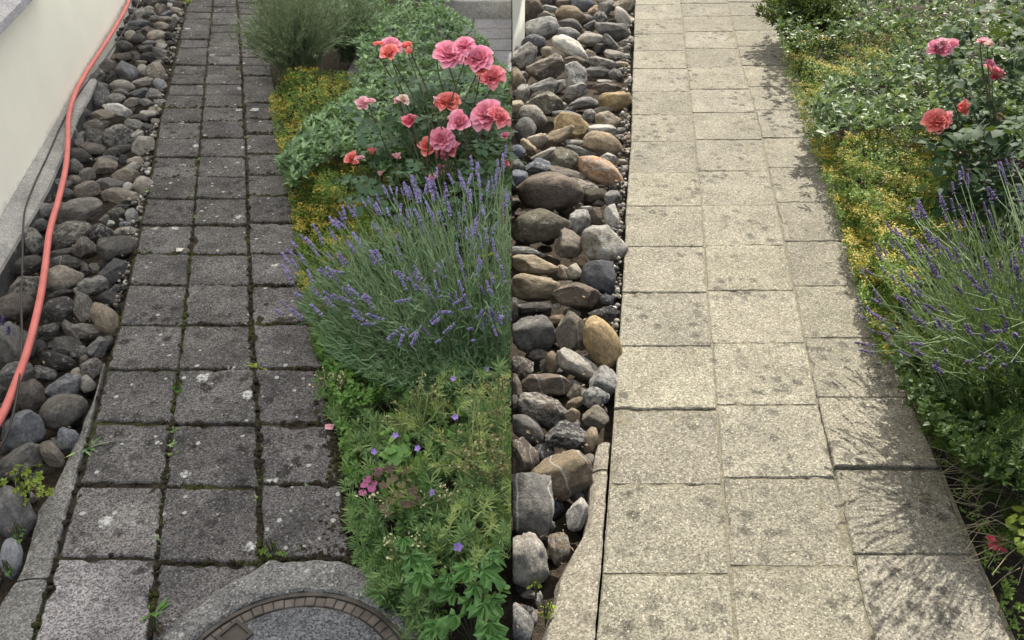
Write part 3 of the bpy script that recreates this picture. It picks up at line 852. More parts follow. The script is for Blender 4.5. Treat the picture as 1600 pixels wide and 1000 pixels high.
SR = """827 14 42 38 0 n r;859 3 32 16 0 d m;885 6 32 20 0 n m;912 8 38 26 0 s m;949 6 38 17 -20 m r;976 8 36 28 0 T a;973 29 20 38 32 p r;930 18 30 19 -8 r a;946 14 24 26 -35 g a;859 15 28 17 0 g m;842 25 46 17 0 m r
846 45 50 40 12 g m;893 24 50 27 -10 t r;894 40 44 19 -14 g a;885 54 40 23 0 g r;923 62 44 20 0 t r;923 40 21 19 0 g a;957 47 54 34 -22 g a;893 77 66 28 -30 w m;835 69 38 28 -12 s r;819 88 44 42 0 n a
866 83 42 19 -8 T r;854 105 60 44 0 n a;899 99 46 22 -12 n m;896 123 42 48 15 d a;902 141 36 23 10 g a;933 112 42 19 -10 g a;941 98 46 20 -6 n m;960 86 34 17 -10 t r;954 66 34 16 -38 g m;851 136 52 28 0 g a
806 126 30 36 0 T r;817 148 22 32 -12 m m;854 163 52 38 -14 o m;915 162 54 20 8 g a;960 158 52 38 18 y m;949 138 48 17 -5 n r;944 128 24 9 0 p m;963 118 26 18 -25 d m;976 102 26 10 -12 T a;976 110 22 8 -8 p a
979 50 13 12 0 n r;982 60 14 10 0 g r;976 67 16 10 0 n m;979 78 14 13 0 m m;979 90 12 12 0 p m;982 128 14 14 0 p a;974 96 12 8 0 n m;830 182 50 34 -18 m r;821 204 33 38 0 g r;808 168 26 22 0 y m
885 196 66 38 -10 y a;890 183 58 17 -10 g r;923 183 26 24 0 d m;944 174 34 15 8 m r;950 188 40 28 0 T m;941 204 52 19 0 p m;941 226 62 40 -14 t r;869 215 62 24 36 t r;838 220 36 26 28 T m;826 231 34 18 -45 T m
853 242 48 22 12 t a;882 250 42 42 -20 o m;907 238 54 21 -10 g r;896 223 34 11 0 p m;949 249 29 20 0 w r;938 268 78 38 -24 r r;842 262 54 29 -6 b a;808 239 26 24 0 b r;808 262 28 26 0 g r;810 282 36 32 -15 b m
885 275 62 28 -14 m m;976 194 17 9 0 w r;970 204 13 12 0 g m;979 217 19 15 0 T a;981 236 20 12 10 T m;974 254 18 11 0 T m;974 266 14 15 0 p r;984 166 9 15 0 n m;979 182 10 13 0 m m;976 290 12 15 0 w m
858 300 100 58 4 n r;910 294 52 30 -18 n m;930 305 36 27 0 o m;933 291 30 7 -3 T a;958 311 27 27 0 g m;845 356 90 56 12 o r;819 335 32 20 10 n m;907 348 35 41 0 g r;931 339 30 32 0 n a;958 339 27 42 12 w a
915 326 20 11 14 w m;902 322 22 9 10 T a;934 318 20 13 0 d a;944 382 72 58 -10 m m;885 382 46 50 12 m a;821 395 62 19 -5 d m;834 414 76 30 -8 T m;941 432 62 54 -8 s a;899 424 27 26 20 T a;973 332 10 12 0 g m
974 360 9 16 0 d m;835 448 78 48 0 T m;832 481 58 22 0 d m;803 483 15 36 0 g m;901 462 78 40 -6 n m;869 478 17 10 0 w a;944 494 50 37 -8 k a;950 469 30 18 -12 s a;960 518 12 13 0 g r;835 523 72 58 6 g m
890 520 46 64 0 m m;940 536 52 84 24 y r;917 502 14 10 0 T r;837 554 42 17 0 m a;862 567 22 36 0 t r;902 570 74 38 -28 p m;941 596 52 50 0 g a;819 575 46 32 -30 n a;848 572 11 22 0 g a;856 601 80 36 -5 n a
898 614 27 28 20 m a;931 622 42 36 20 s m;899 630 32 16 24 T m;806 607 22 46 14 m m;846 642 78 50 -22 n m;894 649 25 23 0 t m;928 652 46 40 -10 m a;824 670 60 36 -34 g r;880 681 74 48 0 k a;923 688 22 40 -10 T r
803 630 12 32 0 g m;818 712 46 56 0 n m;883 743 100 70 18 t r;830 787 104 100 -12 g a;902 805 34 54 -12 p m;873 855 34 54 12 t m;824 876 72 80 16 p m;812 975 40 62 14 g r;842 934 13 22 10 w a;830 930 32 15 0 n m
848 712 20 14 0 s a;902 775 26 22 0 d m;800 735 20 40 0 n m;852 820 30 30 0 d m;800 840 30 24 0 d m"""
strip_l = empty('stone_strip', P(110, 450)); strip_r = empty('stone_strip', P(890, 450))
tag(strip_l, 'strip of loose grey river stones between the cream wall and the dark path', 'stones', kind='structure')
tag(strip_r, 'strip of brown and tan river stones lit by the sun', 'stones', kind='structure')
def stone_rows(txt):
    for r in txt.replace('\n', ';').split(';'):
        a = r.split()
        yield [float(x) for x in a[:5]] + a[5:]
for r in stone_rows(SL): put_stone(*r, strip_l)
for r in stone_rows(SR): put_stone(*r, strip_r, side='R')
# deeper layer that shows in the gaps
POLY_SL = [(200, 0), (292, 0), (270, 95), (255, 150), (242, 220), (234, 275), (220, 340), (200, 440), (185, 500), (160, 575), (128, 650), (104, 702), (74, 758), (50, 790), (40, 835), (15, 900), (-20, 930), (-20, 470), (25, 400), (68, 320), (85, 285), (104, 240), (130, 175), (145, 145)]
POLY_SR = [(803, 80), (815, 62), (822, 35), (808, 0), (990, 0), (984, 200), (980, 290), (974, 380), (968, 480), (960, 560), (948, 640), (925, 690), (915, 780), (905, 830), (868, 895), (845, 960), (803, 990)]
def filler(poly, parent, n, cols, side=None, k=1.):
    pts = []
    for _ in range(6000):
        if len(pts) >= n: break
        s = sample_poly(poly, 1)[0]
        d = 15 + 12 * (s[1] / 1000) * k
        if s[1] < 150: d *= .78 if side is None else 1.2
        if all((s[0] - q[0]) ** 2 + (s[1] - q[1]) ** 2 > (d * .95) ** 2 for q in pts):
            pts.append((s[0], s[1], d))
    for (x, y, d) in pts:
        put_stone(x, y, d * random.uniform(1.0, 1.6), d * random.uniform(.7, 1.1), random.uniform(-40, 40), random.choice(cols), random.choice('ramm'), parent, -.035, side)
filler(POLY_SL, strip_l, 118, 'ddkgnmsgT')
filler(POLY_SR, strip_r, 120, 'dngmtsgT', 'R', 1.3)
# fine pebbles spilled against the paver edges
def pebbles(edge, y0, y1, n, parent, side, spread):
    T = np.array([(0, 0, 1), (1, 0, 0), (0, 1, 0), (-1, 0, 0), (0, -1, 0), (0, 0, -1)], float)
    T = np.concatenate([T, np.array([(.62, .62, .45), (-.62, .62, .45), (-.62, -.62, .45), (.62, -.62, .45)])])
    TF = [(0, 6, 7), (0, 7, 8), (0, 8, 9), (0, 9, 6), (6, 1, 2), (6, 2, 7), (7, 2, 3), (7, 3, 8), (8, 3, 4), (8, 4, 9), (9, 4, 1), (9, 1, 6), (1, 5, 2), (2, 5, 3), (3, 5, 4), (4, 5, 1)]
    py = rng.uniform(y0, y1, n); px = np.array([interp(edge, y) for y in py]) - 3 - np.abs(rng.normal(0, spread, n)) * (py + 430) / 900
    pos = Pn(px, py, rng.uniform(-.035, -.005, n))
    s = rng.uniform(.005, .016, n)
    V, F = inst(T, TF, pos, rng.normal(0, 1, (n, 3)) * [1, 1, .3], np.tile([0, 0, 1.], (n, 1)) + rng.normal(0, .2, (n, 3)), s, s * rng.uniform(.6, 1, n))
    b = NB('pebble'); r = b.n('ShaderNodeNewGeometry').outputs['Random Per Island']
    b.done(b.ramp(r, [(0, (.06, .06, .06)), (.4, (.16, .15, .14)), (.8, (.30, .27, .22)), (1, (.5, .5, .48))]), .8)
    o = child('pebbles', mesh_np('pebbles', V, F, b.m, side, True), None, parent)
    o['kind'] = 'stuff'
pebbles(L0, 0, 480, 260, strip_l, 'L', 13)
pebbles(R0, 0, 520, 280, strip_r, 'R', 12)

def litter(name, poly, n, z0, z1, label, side, stops, L=(.008, .022)):
    p = sample_poly(poly, n, -200 if side == "L" else 803, 2000)
    pos = Pn(p[:, 0], p[:, 1], rng.uniform(z0, z1, n))
    l = rng.uniform(*L, n)
    V, F = inst(*LEAF4, pos, rng.normal(0, 1, (n, 3)) * [1, 1, .25], np.tile([0, 0, 1.], (n, 1)) + rng.normal(0, .5, (n, 3)), l, l * rng.uniform(.15, .6, n))
    o = link(name, mesh_np(name, V, F, leaf_mat(name, stops, .8, .1), side))
    tag(o, label, 'leaf litter', kind='stuff')
BRN = [(0, (.06, .035, .02)), (.6, (.17, .11, .06)), (1, (.32, .26, .15))]
litter('leaf_litter', POLY_SL, 260, -.03, .03, 'brown leaf bits caught between the grey river stones', 'L', BRN)
litter('leaf_litter', POLY_SR, 240, -.03, .03, 'brown leaf bits caught between the sunlit river stones', 'R', BRN)
litter('leaf_litter', [(300, 300), (470, 300), (560, 860), (430, 860), (120, 860), (200, 440)], 150, .003, .006, 'tiny leaf crumbs scattered on the dark pavers', 'L', BRN, (.004, .012))
litter('leaf_litter', [(1250, 300), (1320, 300), (1450, 650), (1570, 980), (1300, 980), (1240, 500)], 90, .003, .006, 'tiny leaf crumbs scattered on the clean pavers near the bed', 'R', BRN, (.004, .012))

# ------------------------------------------------------------------ manhole
mh_g = [(313, 993), (357, 959), (410, 935), (462, 925), (515, 928), (567, 938)]
mh_i = [(347, 988), (384, 967), (436, 951), (489, 947), (541, 954), (580, 970)]
MZ = .022
def fit_circle(pts, z):
    A, B = [], []
    for px, py in pts:
        p = P(px, py, z); A.append([2 * p.x, 2 * p.y, 1]); B.append(p.x ** 2 + p.y ** 2)
    s = np.linalg.lstsq(np.array(A), np.array(B), rcond=None)[0]
    return Vector((s[0], s[1], 0)), math.sqrt(s[2] + s[0] ** 2 + s[1] ** 2)
mc, mr = fit_circle(mh_g, MZ)
ri = sum((P(*p, MZ) - Vector((mc.x, mc.y, MZ))).length for p in mh_i) / len(mh_i)
man = empty('manhole', mc)
outer_px = [(247, 996), (285, 962), (313, 938), (340, 920), (371, 901), (392, 892), (412, 879), (423, 873), (440, 877), (455, 875), (476, 875), (505, 872), (536, 876), (556, 884), (572, 886), (600, 910), (630, 950), (645, 985)]
ang = sorted((math.atan2(P(*p, MZ).y - mc.y, P(*p, MZ).x - mc.x), (P(*p, MZ) - Vector((mc.x, mc.y, MZ))).length) for p in outer_px)
def rad_out(a):
    a = (a + math.pi) % (2 * math.pi) - math.pi
    if a < ang[0][0] or a > ang[-1][0]: return .5 * (ang[0][1] + ang[-1][1])
    return float(np.interp(a, [q[0] for q in ang], [q[1] for q in ang]))
NS = 180
V, F = [], []
for i in range(NS):
    a = 2 * math.pi * i / NS
    ro = max(rad_out(a), mr + .05) + .010 * mnoise.noise(Vector((math.cos(a) * 9, math.sin(a) * 9, 3)))
    for (r, z) in ((ro + .002, -.06), (ro, MZ - .008), (ro - .012, MZ), ((ro + mr) / 2, MZ + .003), (mr + .008, MZ + .002), (mr + .002, MZ - .004), (mr + .002, -.05)):
        jz = .006 * mnoise.noise(Vector((math.cos(a) * r * 30, math.sin(a) * r * 30, 1)))
        V.append((math.cos(a) * r, math.sin(a) * r, z + (jz if z > 0 else 0)))
for i in range(NS):
    for k in range(6):
        e, g_ = i * 7 + k, ((i + 1) % NS) * 7 + k
        F.append((e, g_, g_ + 1, e + 1))
child('ring', mesh_py('ring', V, F, M_RING), None, man, world=False)
# iron rim groove and the small rim bricks
V, F = [], []
for i in range(NS):
    a = 2 * math.pi * i / NS
    for (r, z) in ((mr + .001, -.05), (mr + .001, MZ - .006), (mr - .010, MZ - .006), (mr - .011, MZ - .014), (ri - .004, MZ - .016), (ri - .004, -.05)):
        V.append((math.cos(a) * r, math.sin(a) * r, z))
for i in range(NS):
    for k in range(5):
        e, g_ = i * 6 + k, ((i + 1) % NS) * 6 + k
        F.append((e, g_, g_ + 1, e + 1))
child('iron_frame', mesh_py('iron_frame', V, F, M_RIMFRAME), None, man, world=False)
NBK = 66
for i in range(NBK):
    a0_, a1_ = 2 * math.pi * (i + .018) / NBK, 2 * math.pi * (i + .982) / NBK
    hz = MZ - .008 + random.uniform(-.003, .003)
    r0_, r1_ = ri + .001, mr - .012
    V = []
    for z, ins in ((-.03, 0), (hz - .003, 0), (hz, .002)):
        for (a, r) in ((a0_ + ins / r0_, r0_ + ins), (a1_ - ins / r0_, r0_ + ins), (a1_ - ins / r1_, r1_ - ins), (a0_ + ins / r1_, r1_ - ins)):
            V.append((math.cos(a) * r, math.sin(a) * r, z))
    F = [(8, 9, 10, 11)]
    for k in range(2):
        for e in range(4): F.append((k * 4 + e, k * 4 + (e + 1) % 4, k * 4 + 4 + (e + 1) % 4, k * 4 + 4 + e))
    child('rim_brick', mesh_py('rim_brick', V, F, M_BRICKRIM), None, man, world=False)
V, F = [(0, 0, MZ - .004)], []
for i in range(NS):
    a = 2 * math.pi * i / NS
    for (r, z) in ((ri - .012, MZ - .004), (ri - .004, MZ - .008), (ri - .003, -.04)): V.append((math.cos(a) * r, math.sin(a) * r, z))
for i in range(NS):
    j = (i + 1) % NS
    F.append((0, 1 + i * 3, 1 + j * 3))
    for k in range(2): F.append((1 + i * 3 + k, 2 + i * 3 + k, 2 + j * 3 + k, 1 + j * 3 + k))
child('cover', mesh_py('cover', V, F, M_COVER), None, man, world=False)
# square lifting pocket in the cover
hp = P(366, 992, MZ) - mc
e1 = Vector((math.cos(.9), math.sin(.9), 0)); e2 = Vector((-e1.y, e1.x, 0))
V, F = [], []
for (s, z) in ((.034, MZ - .003), (.034, MZ + .001), (.025, MZ + .001), (.025, MZ - .0035)):
    for (u, v_) in ((-1, -1), (1, -1), (1, 1), (-1, 1)):
        p = hp + e1 * (u * s) + e2 * (v_ * s); V.append((p.x, p.y, z))
for k in range(3):
    for e in range(4): F.append((k * 4 + e, k * 4 + (e + 1) % 4, k * 4 + 4 + (e + 1) % 4, k * 4 + 4 + e))
F.append((12, 13, 14, 15))
child('lifting_pocket', mesh_py('lifting_pocket', V, F, M_IRON), None, man, world=False)
tag(man, 'round concrete manhole cover with rough mortar ring set into the shaded path', 'manhole')

# ------------------------------------------------------------------ hose and cable
def cord(name, pts, r, mat, label, cat, n=140, seg=10):
    path = smooth_path([P(*p) for p in pts], n)
    ctr = path[n // 3].copy(); ctr.z = 0
    V, F = tube([p - ctr for p in path], r, seg)
    o = link(name, mesh_py(name, V, F, mat), None, True)
    o.location = ctr
    return tag(o, label, cat)
cord('garden_hose', [(-40, 720, .05), (0, 655, .07), (22, 605, .08), (45, 540, .085), (62, 470, .08), (70, 420, .075), (78, 360, .075), (92, 310, .075), (103, 260, .07), (106, 220, .07), (107, 185, .07), (116, 150, .075), (134, 115, .075), (160, 75, .07), (183, 38, .07), (198, 10, .07), (206, -12, .07), (212, -40, .05)], .0135, M_HOSE,
     'salmon pink garden hose lying along the stones by the wall', 'hose')
cord('power_cable', [(-30, 740, .05), (5, 690, .07), (22, 640, .08), (31, 580, .09), (34, 520, .09), (33, 470, .085), (35, 420, .08), (36, 360, .075), (40, 325, .06), (55, 285, .045), (76, 240, .045), (98, 190, .05), (118, 155, .05), (135, 130, .095), (160, 98, .08), (185, 62, .07), (203, 32, .07), (218, 0, .07), (226, -30, .06)], .0042, M_CABLE,
     'thin black cable running beside the pink hose', 'cable', seg=7)

# ------------------------------------------------------------------ patio and step behind the shaded bed
patio = empty('patio', P(770, 60))
tag(patio, 'small grey paved patio behind the roses of the shaded bed', 'patio', kind='structure')
y0, y1 = P(780, 118).y, P(780, 29).y
nr = 5
for j in range(nr):
    ya, yb = y0 + (y1 - y0) * j / nr, y0 + (y1 - y0) * (j + 1) / nr
    xs = [-.004, -.30, -.72, -1.1] if j % 2 == 0 else [-.004, -.48, -.9, -1.1]
    for i in range(3):
        q, fc = box(xs[i + 1] + .007, xs[i] - (.007 if i else 0), ya + .006, yb - .006, -.06, random.uniform(-.002, .002))
        child('slab', mesh_py('slab', q, fc, M_PATIO), None, patio)
kb = P(760, 27)
q, fc = box(-.62, -.004, kb.y, kb.y + .16, -.1, .13)
q = [(x - kb.x, y - kb.y, z) for x, y, z in q]
ks = link('concrete_step', mesh_py('concrete_step', q, fc, M_PLINTH)); ks.location = kb
md = ks.modifiers.new('bevel', 'BEVEL'); md.width = .012; md.segments = 2
tag(ks, 'low grey concrete step at the back edge of the patio', 'step')

# ================================================================== PLANTS
def rosettes(poly, n, z0, z1, L, W, mat, side, name, label, cat, per=6, tmpl=LEAF4, lo=-200, hi=2000, elev=(10, 55), bumpamp=.4, bs=1.0):
    s = sample_poly(poly, n, lo, hi)
    g0 = Pn(s[:, 0], s[:, 1], np.zeros(n))
    b_ = bump(g0[:, 0], g0[:, 1], bs)
    z = z0 + (z1 - z0) * np.clip(rng.uniform(0, 1, n) ** .6 * (1 - bumpamp) + bumpamp * (b_ + 1) / 2, 0, 1)
    c = Pn(s[:, 0], s[:, 1], z)
    ax = np.tile([0, 0, 1.], (n, 1)) + rng.normal(0, .28, (n, 3))
    ax = nrm(ax)
    u = nrm(np.cross(ax, rng.normal(0, 1, (n, 3)))); v_ = np.cross(ax, u)
    P_, D_, N_, LL = [], [], [], []
    for k in range(per):
        a = 2 * math.pi * k / per + rng.uniform(-.4, .4, n)
        e = np.radians(rng.uniform(elev[0], elev[1], n))
        rad = u * np.cos(a)[:, None] + v_ * np.sin(a)[:, None]
        d = rad * np.cos(e)[:, None] + ax * np.sin(e)[:, None]
        nn = -rad * np.sin(e)[:, None] + ax * np.cos(e)[:, None]
        P_.append(c - ax * rng.uniform(0, .02, n)[:, None]); D_.append(d); N_.append(nn + rng.normal(0, .15, (n, 3))); LL.append(L * rng.uniform(.6, 1.15, n))
    pos, d, nn, LL = map(np.concatenate, (P_, D_, N_, LL))
    V, F = inst(*tmpl, pos, d, nn, LL, LL * W / L)
    o = link(name, mesh_np(name, V, F, mat, side))
    if label: tag(o, label, cat, kind='stuff')
    return o

def sprigs(poly, n, z0, z1, mat, side, name, label, cat, Lf=.011, per=9, hgt=.05, fl=None, fl_prob=.6, fl_mat=None, W=.5, bs=1.4, flow_mask=None):
    """upright sprigs with many small leaves and a flat cluster of tiny flowers on top"""
    s = sample_poly(poly, n)
    g0 = Pn(s[:, 0], s[:, 1], np.zeros(n)); b_ = bump(g0[:, 0], g0[:, 1], bs)
    z = z0 + (z1 - z0) * np.clip(.4 * rng.uniform(0, 1, n) + .6 * (b_ * 1.3 + 1) / 2, 0, 1)
    edge = R3 if side == 'R' else L3
    off_ = s[:, 0] - np.interp(s[:, 1], [q[1] for q in edge], [q[0] for q in edge])
    z = .015 + (z - .015) * np.clip(off_ / (.055 * (s[:, 1] + 430)), .34, 1)      # low at the path, rising into the bed
    top = Pn(s[:, 0], s[:, 1], z)
    ax = nrm(np.tile([0, 0, 1.], (n, 1)) + rng.normal(0, .35, (n, 3)))
    parts = []
    for k in range(per):
        t = rng.uniform(0, 1, n)
        pos = top - ax * (t * hgt)[:, None]
        rad = nrm(np.cross(ax, rng.normal(0, 1, (n, 3))))
        d = rad * .8 + ax * rng.uniform(.1, .9, n)[:, None]
        parts.append(inst(*LEAF4, pos, d, ax + rng.normal(0, .3, (n, 3)), Lf * rng.uniform(.7, 1.4, n), Lf * W * rng.uniform(.8, 1.3, n)))
    V, F = merge(parts)
    o = link(name, mesh_np(name, V, F, mat, side))
    tag(o, label, cat, kind='stuff')
    if fl_mat:
        msk = rng.uniform(0, 1, n) < np.clip(fl_prob * (.8 + 2.2 * bump(g0[:, 0] + 3, g0[:, 1], 1.7)), 0, 1)
        tp, a2 = top[msk], ax[msk]; m = len(tp); parts = []
        for k in range(8):
            off = rng.normal(0, .009, (m, 3)) * [1, 1, .45]
            r1 = rng.normal(0, 1, (m, 3))
            parts.append(inst(*LEAF4, tp + off + a2 * .006, np.cross(a2, r1), a2 + rng.normal(0, .4, (m, 3)), rng.uniform(.006, .012, m), rng.uniform(.005, .009, m)))
        V, F = merge(parts)
        c = link('flower_heads', mesh_np('flower_heads', V, F, fl_mat, side), o)
        c['kind'] = 'stuff'
    return o

VL = [(560, 60), (600, 15), (690, 8), (738, 40), (798, 112), (800, 300), (700, 300), (600, 270), (540, 235), (500, 250), (455, 290), (438, 250), (480, 190), (540, 150), (560, 110)]
VL2 = [(430, -30), (600, -60), (730, -40), (700, 12), (736, 38), (640, 60), (560, 80), (500, 60)]
rosettes(VL, 2900, .08, .32, .047, .019, M_VINCA_L, 'L', 'trailing_ground_cover', 'glossy green trailing ground cover behind the pink roses in the shade', 'ground cover', hi=797, bs=.8)
rosettes(VL2, 1000, .05, .24, .050, .022, M_VINCA_L, 'L', 'leafy_ground_cover', 'dark leafy ground cover at the top edge of the shaded bed', 'ground cover', hi=797)
SLP = [(420, 150), (450, 105), (545, 110), (590, 150), (560, 185), (500, 215), (470, 255), (560, 235), (640, 290), (640, 360), (570, 400), (530, 470), (490, 540), (472, 440), (460, 360), (442, 260), (428, 200)]
sprigs(SLP, 4600, .03, .27, M_SEDUM, 'L', 'sedum_ground_cover', 'yellow flowering sedum edging the dark mossy path', 'sedum', fl_mat=M_YELLOW, fl_prob=.34, Lf=.013)
VR = [(1290, 60), (1290, 10), (1330, -60), (1780, -60), (1780, 260), (1500, 240), (1450, 190), (1340, 205), (1290, 210), (1262, 165), (1310, 110), (1400, 90), (1390, 50)]
rosettes(VR, 3500, .08, .34, .056, .023, M_VINCA_R, 'R', 'trailing_ground_cover', 'pale glinting trailing ground cover in the sunny bed', 'ground cover', bs=.8)
SRP = [(1222, 90), (1245, 45), (1300, 50), (1400, 30), (1440, 60), (1400, 100), (1300, 125), (1260, 165), (1300, 215), (1440, 185), (1500, 250), (1520, 350), (1450, 420), (1400, 480), (1390, 560), (1360, 500), (1335, 420), (1304, 310), (1270, 230), (1240, 150)]
sprigs(SRP, 5600, .03, .32, M_SEDUM, 'R', 'sedum_ground_cover', 'golden sedum spilling over the edge of the clean sunny path', 'sedum', fl_mat=M_YELLOW, fl_prob=.46, Lf=.013)

# ---- fine leaved shrubs
def blade_shrub(name, c_px, rad, hgt, n, mat, side, label, needle, width, per=26, up=.75):
    """strands fanning out of one base, each set with small needles"""
    c = P(*c_px); root = empty(name, c)
    NP_, ND_ = [], []
    SV, SF, off = [], [], 0
    for i in range(n):
        a = random.uniform(0, 2 * math.pi); r = math.sqrt(random.random())
        k = random.uniform(.7, 1.12) * (1 + .22 * mnoise.noise(Vector((math.cos(a) * 1.7, math.sin(a) * 1.7, r * 2))))
        tip = c + Vector((math.cos(a) * rad * r * k, math.sin(a) * rad * r * k, hgt * k * math.sqrt(max(.08, 1 - .82 * r * r))))
        b_ = c + Vector((random.gauss(0, rad * .12), random.gauss(0, rad * .12), -.05))
        pth = smooth_path([b_, b_.lerp(tip, .5) + Vector((0, 0, .06)), tip], 6)
        V, F = tube(pth, [.0024, .002, .0018, .0016, .0012, .0008], 3, False)
        SV += [tuple(v) for v in V]; SF += [tuple(q + off for q in f) for f in F]; off += len(V)
        for j in range(per):
            u = 1 - random.random() ** 1.4 * .75
            q = pth[0].lerp(pth[0], 0) if False else None
            x = u * 5; m = min(int(x), 4); q = pth[m].lerp(pth[m + 1], x - m)
            tg = (pth[m + 1] - pth[m]).normalized()
            rv = Vector((random.gauss(0, 1), random.gauss(0, 1), random.gauss(0, 1)))
            NP_.append(tuple(q)); ND_.append(tuple(tg * up + rv.cross(tg).normalized() * .6))
    NP_, ND_ = np.array(NP_), np.array(ND_); m = len(NP_)
    V, F = inst(*BLADE, NP_, ND_, rng.normal(0, 1, (m, 3)), needle * rng.uniform(.6, 1.3, m), width)
    o = child('foliage', mesh_np('foliage', V, F, mat, side), None, root); o['kind'] = 'stuff'
    o = child('stems', mesh_np('stems', np.array(SV), SF, mat, side), None, root); o['kind'] = 'stuff'
    tag(root, label, 'shrub')
    return root
blade_shrub('silvery_shrub', (468, 122, 0), .40, .58, 420, M_SHRUB, 'L', 'grey green spiky shrub leaning over the far end of the dark path', .034, .0042, 30, 1.0)
blade_shrub('silvery_shrub', (548, 84, 0), .34, .44, 190, M_SHRUB, 'L', 'smaller grey green shrub behind the spiky one by the dark path', .034, .0042, 26, 1.0)
blade_shrub('dark_shrub', (1246, 74, 0), .34, .46, 330, M_SHRUB_D, 'R', 'dark fine leaved shrub at the far end of the sunny path', .030, .009, 30, .6)
blade_shrub('dark_shrub', (1300, 26, 0), .36, .40, 240, M_SHRUB_D, 'R', 'dark low shrub behind the far ground cover in the sun', .030, .009, 26, .6)

rosettes([(1205, 0), (1340, -10), (1330, 40), (1260, 70), (1225, 85)], 420, .08, .36, .034, .02, M_BROAD_D, 'R', 'dark_leaves', 'dark leafy growth between the far shrub and the sunny ground cover', 'leaves', per=5)

# ---- lavender
def spike_mesh(seed):
    R = np.random.default_rng(seed)
    T = np.array([(0, 0, 1), (.8, 0, 0), (0, .8, 0), (-.8, 0, 0), (0, -.8, 0), (0, 0, -1)], float)
    TF = [(0, 1, 2), (0, 2, 3), (0, 3, 4), (0, 4, 1), (5, 2, 1), (5, 3, 2), (5, 4, 3), (5, 1, 4)]
    pos, sz, dd = [], [], []
    whorls = R.integers(4, 7)
    for wq in range(whorls):
        z = wq / whorls + R.normal(0, .01) + (0 if wq else -.12)
        rr = .13 * (1 - .55 * wq / whorls)
        for k in range(8):
            a = 2 * math.pi * k / 8 + R.uniform(-.3, .3)
            pos.append((math.cos(a) * rr, math.sin(a) * rr, z + R.normal(0, .03))); sz.append(.085 * R.uniform(.7, 1.2))
            dd.append((-math.sin(a), math.cos(a), 0))
    pos = np.array(pos); sz = np.array(sz); dd = np.array(dd)
    V, F = inst(T, TF, pos, dd, np.stack([pos[:, 0], pos[:, 1], 0.25 + 0 * sz], 1), sz, sz)
    return mesh_np('flower_spike', V, F, M_SPIKE)
SPIKES = [spike_mesh(i) for i in range(6)]
def lavender(name, tips, base_fn, label, side, tint, leaf_n, leaf_poly, leaf_z, spike=(.040, .065), leaf_mat_=None, wid=.8):
    root = empty(name, base_fn(*tips[len(tips) // 2][:2], 0))
    root.location.z = 0
    SV, SF, off = [], [], 0
    BP, BD, BL = [], [], []
    for (tip, has) in [(t[2], t[3]) for t in tips]:
        pass
    for (px, py, tip, has) in tips:
        b = base_fn(px, py, random.random()); b.z = .02
        mid = b.lerp(tip, random.uniform(.35, .6)) + Vector((random.gauss(0, .02), random.gauss(0, .02), .06 + .13 * random.random()))
        path = smooth_path([b, mid, tip], 7)
        V, F = tube(path, [.0022, .002, .0018, .0017, .0015, .0014, .0013], 3, False)
        SV += [tuple(v) for v in V]; SF += [tuple(i + off for i in f) for f in F]; off += len(V)
        for k in range(12):
            q = path[random.randint(0, 4)].lerp(path[random.randint(1, 5)], random.random())
            tdir = (path[-1] - path[2]).normalized()
            rv = Vector((random.gauss(0, 1), random.gauss(0, 1), random.gauss(0, 1)))
            BP.append(q); BD.append(tdir * .9 + rv.cross(tdir).normalized() * .7); BL.append(random.uniform(.022, .05))
        if has:
            d = (path[-1] - path[-2]).normalized()
            d = (d + Vector((random.gauss(0, .12), random.gauss(0, .12), .32))).normalized()
            L = random.uniform(*spike)
            o = link('flower_spike', random.choice(SPIKES), root)
            o.rotation_euler = d.to_track_quat('Z', 'Y').to_euler()
            o.scale = (L * wid, L * wid, L)
            o.location = tip - root.location
            k = random.uniform(.75, 1.2)
            o.color = (tint[0] * k, tint[1] * k, tint[2] * k, 1)
    SV = np.array(SV)
    o = child('stems', mesh_np('stems', SV, SF, M_STEM, side), None, root); o['kind'] = 'stuff'
    s = sample_poly(leaf_poly, leaf_n, 0 if side == 'L' else 802, 797 if side == "L" else 2000)
    tz = leaf_z(s[:, 0], s[:, 1])
    pos = Pn(s[:, 0], s[:, 1], np.maximum(.02, tz * rng.uniform(.45, 1.0, leaf_n)))
    cx, cy = root.location.x, root.location.y
    d = np.stack([pos[:, 0] - cx, pos[:, 1] - cy, 0 * tz], 1) * 1.2 + np.array([0, 0, .35]) + rng.normal(0, .28, (leaf_n, 3))
    V, F = inst(*BLADE, pos, d, rng.normal(0, 1, (leaf_n, 3)), rng.uniform(.025, .06, leaf_n), .0042)
    bp = np.array([tuple(q) for q in BP]); bd = np.array([tuple(q) for q in BD])
    V2, F2 = inst(*BLADE, bp, bd, rng.normal(0, 1, (len(bp), 3)), np.array(BL), .004)
    V, F = merge([(V, F), (V2, F2)])
    o = child('foliage', mesh_np('foliage', V, F, leaf_mat_ or M_LAVLEAF, side), None, root); o['kind'] = 'stuff'
    tag(root, label, 'lavender')
    return root
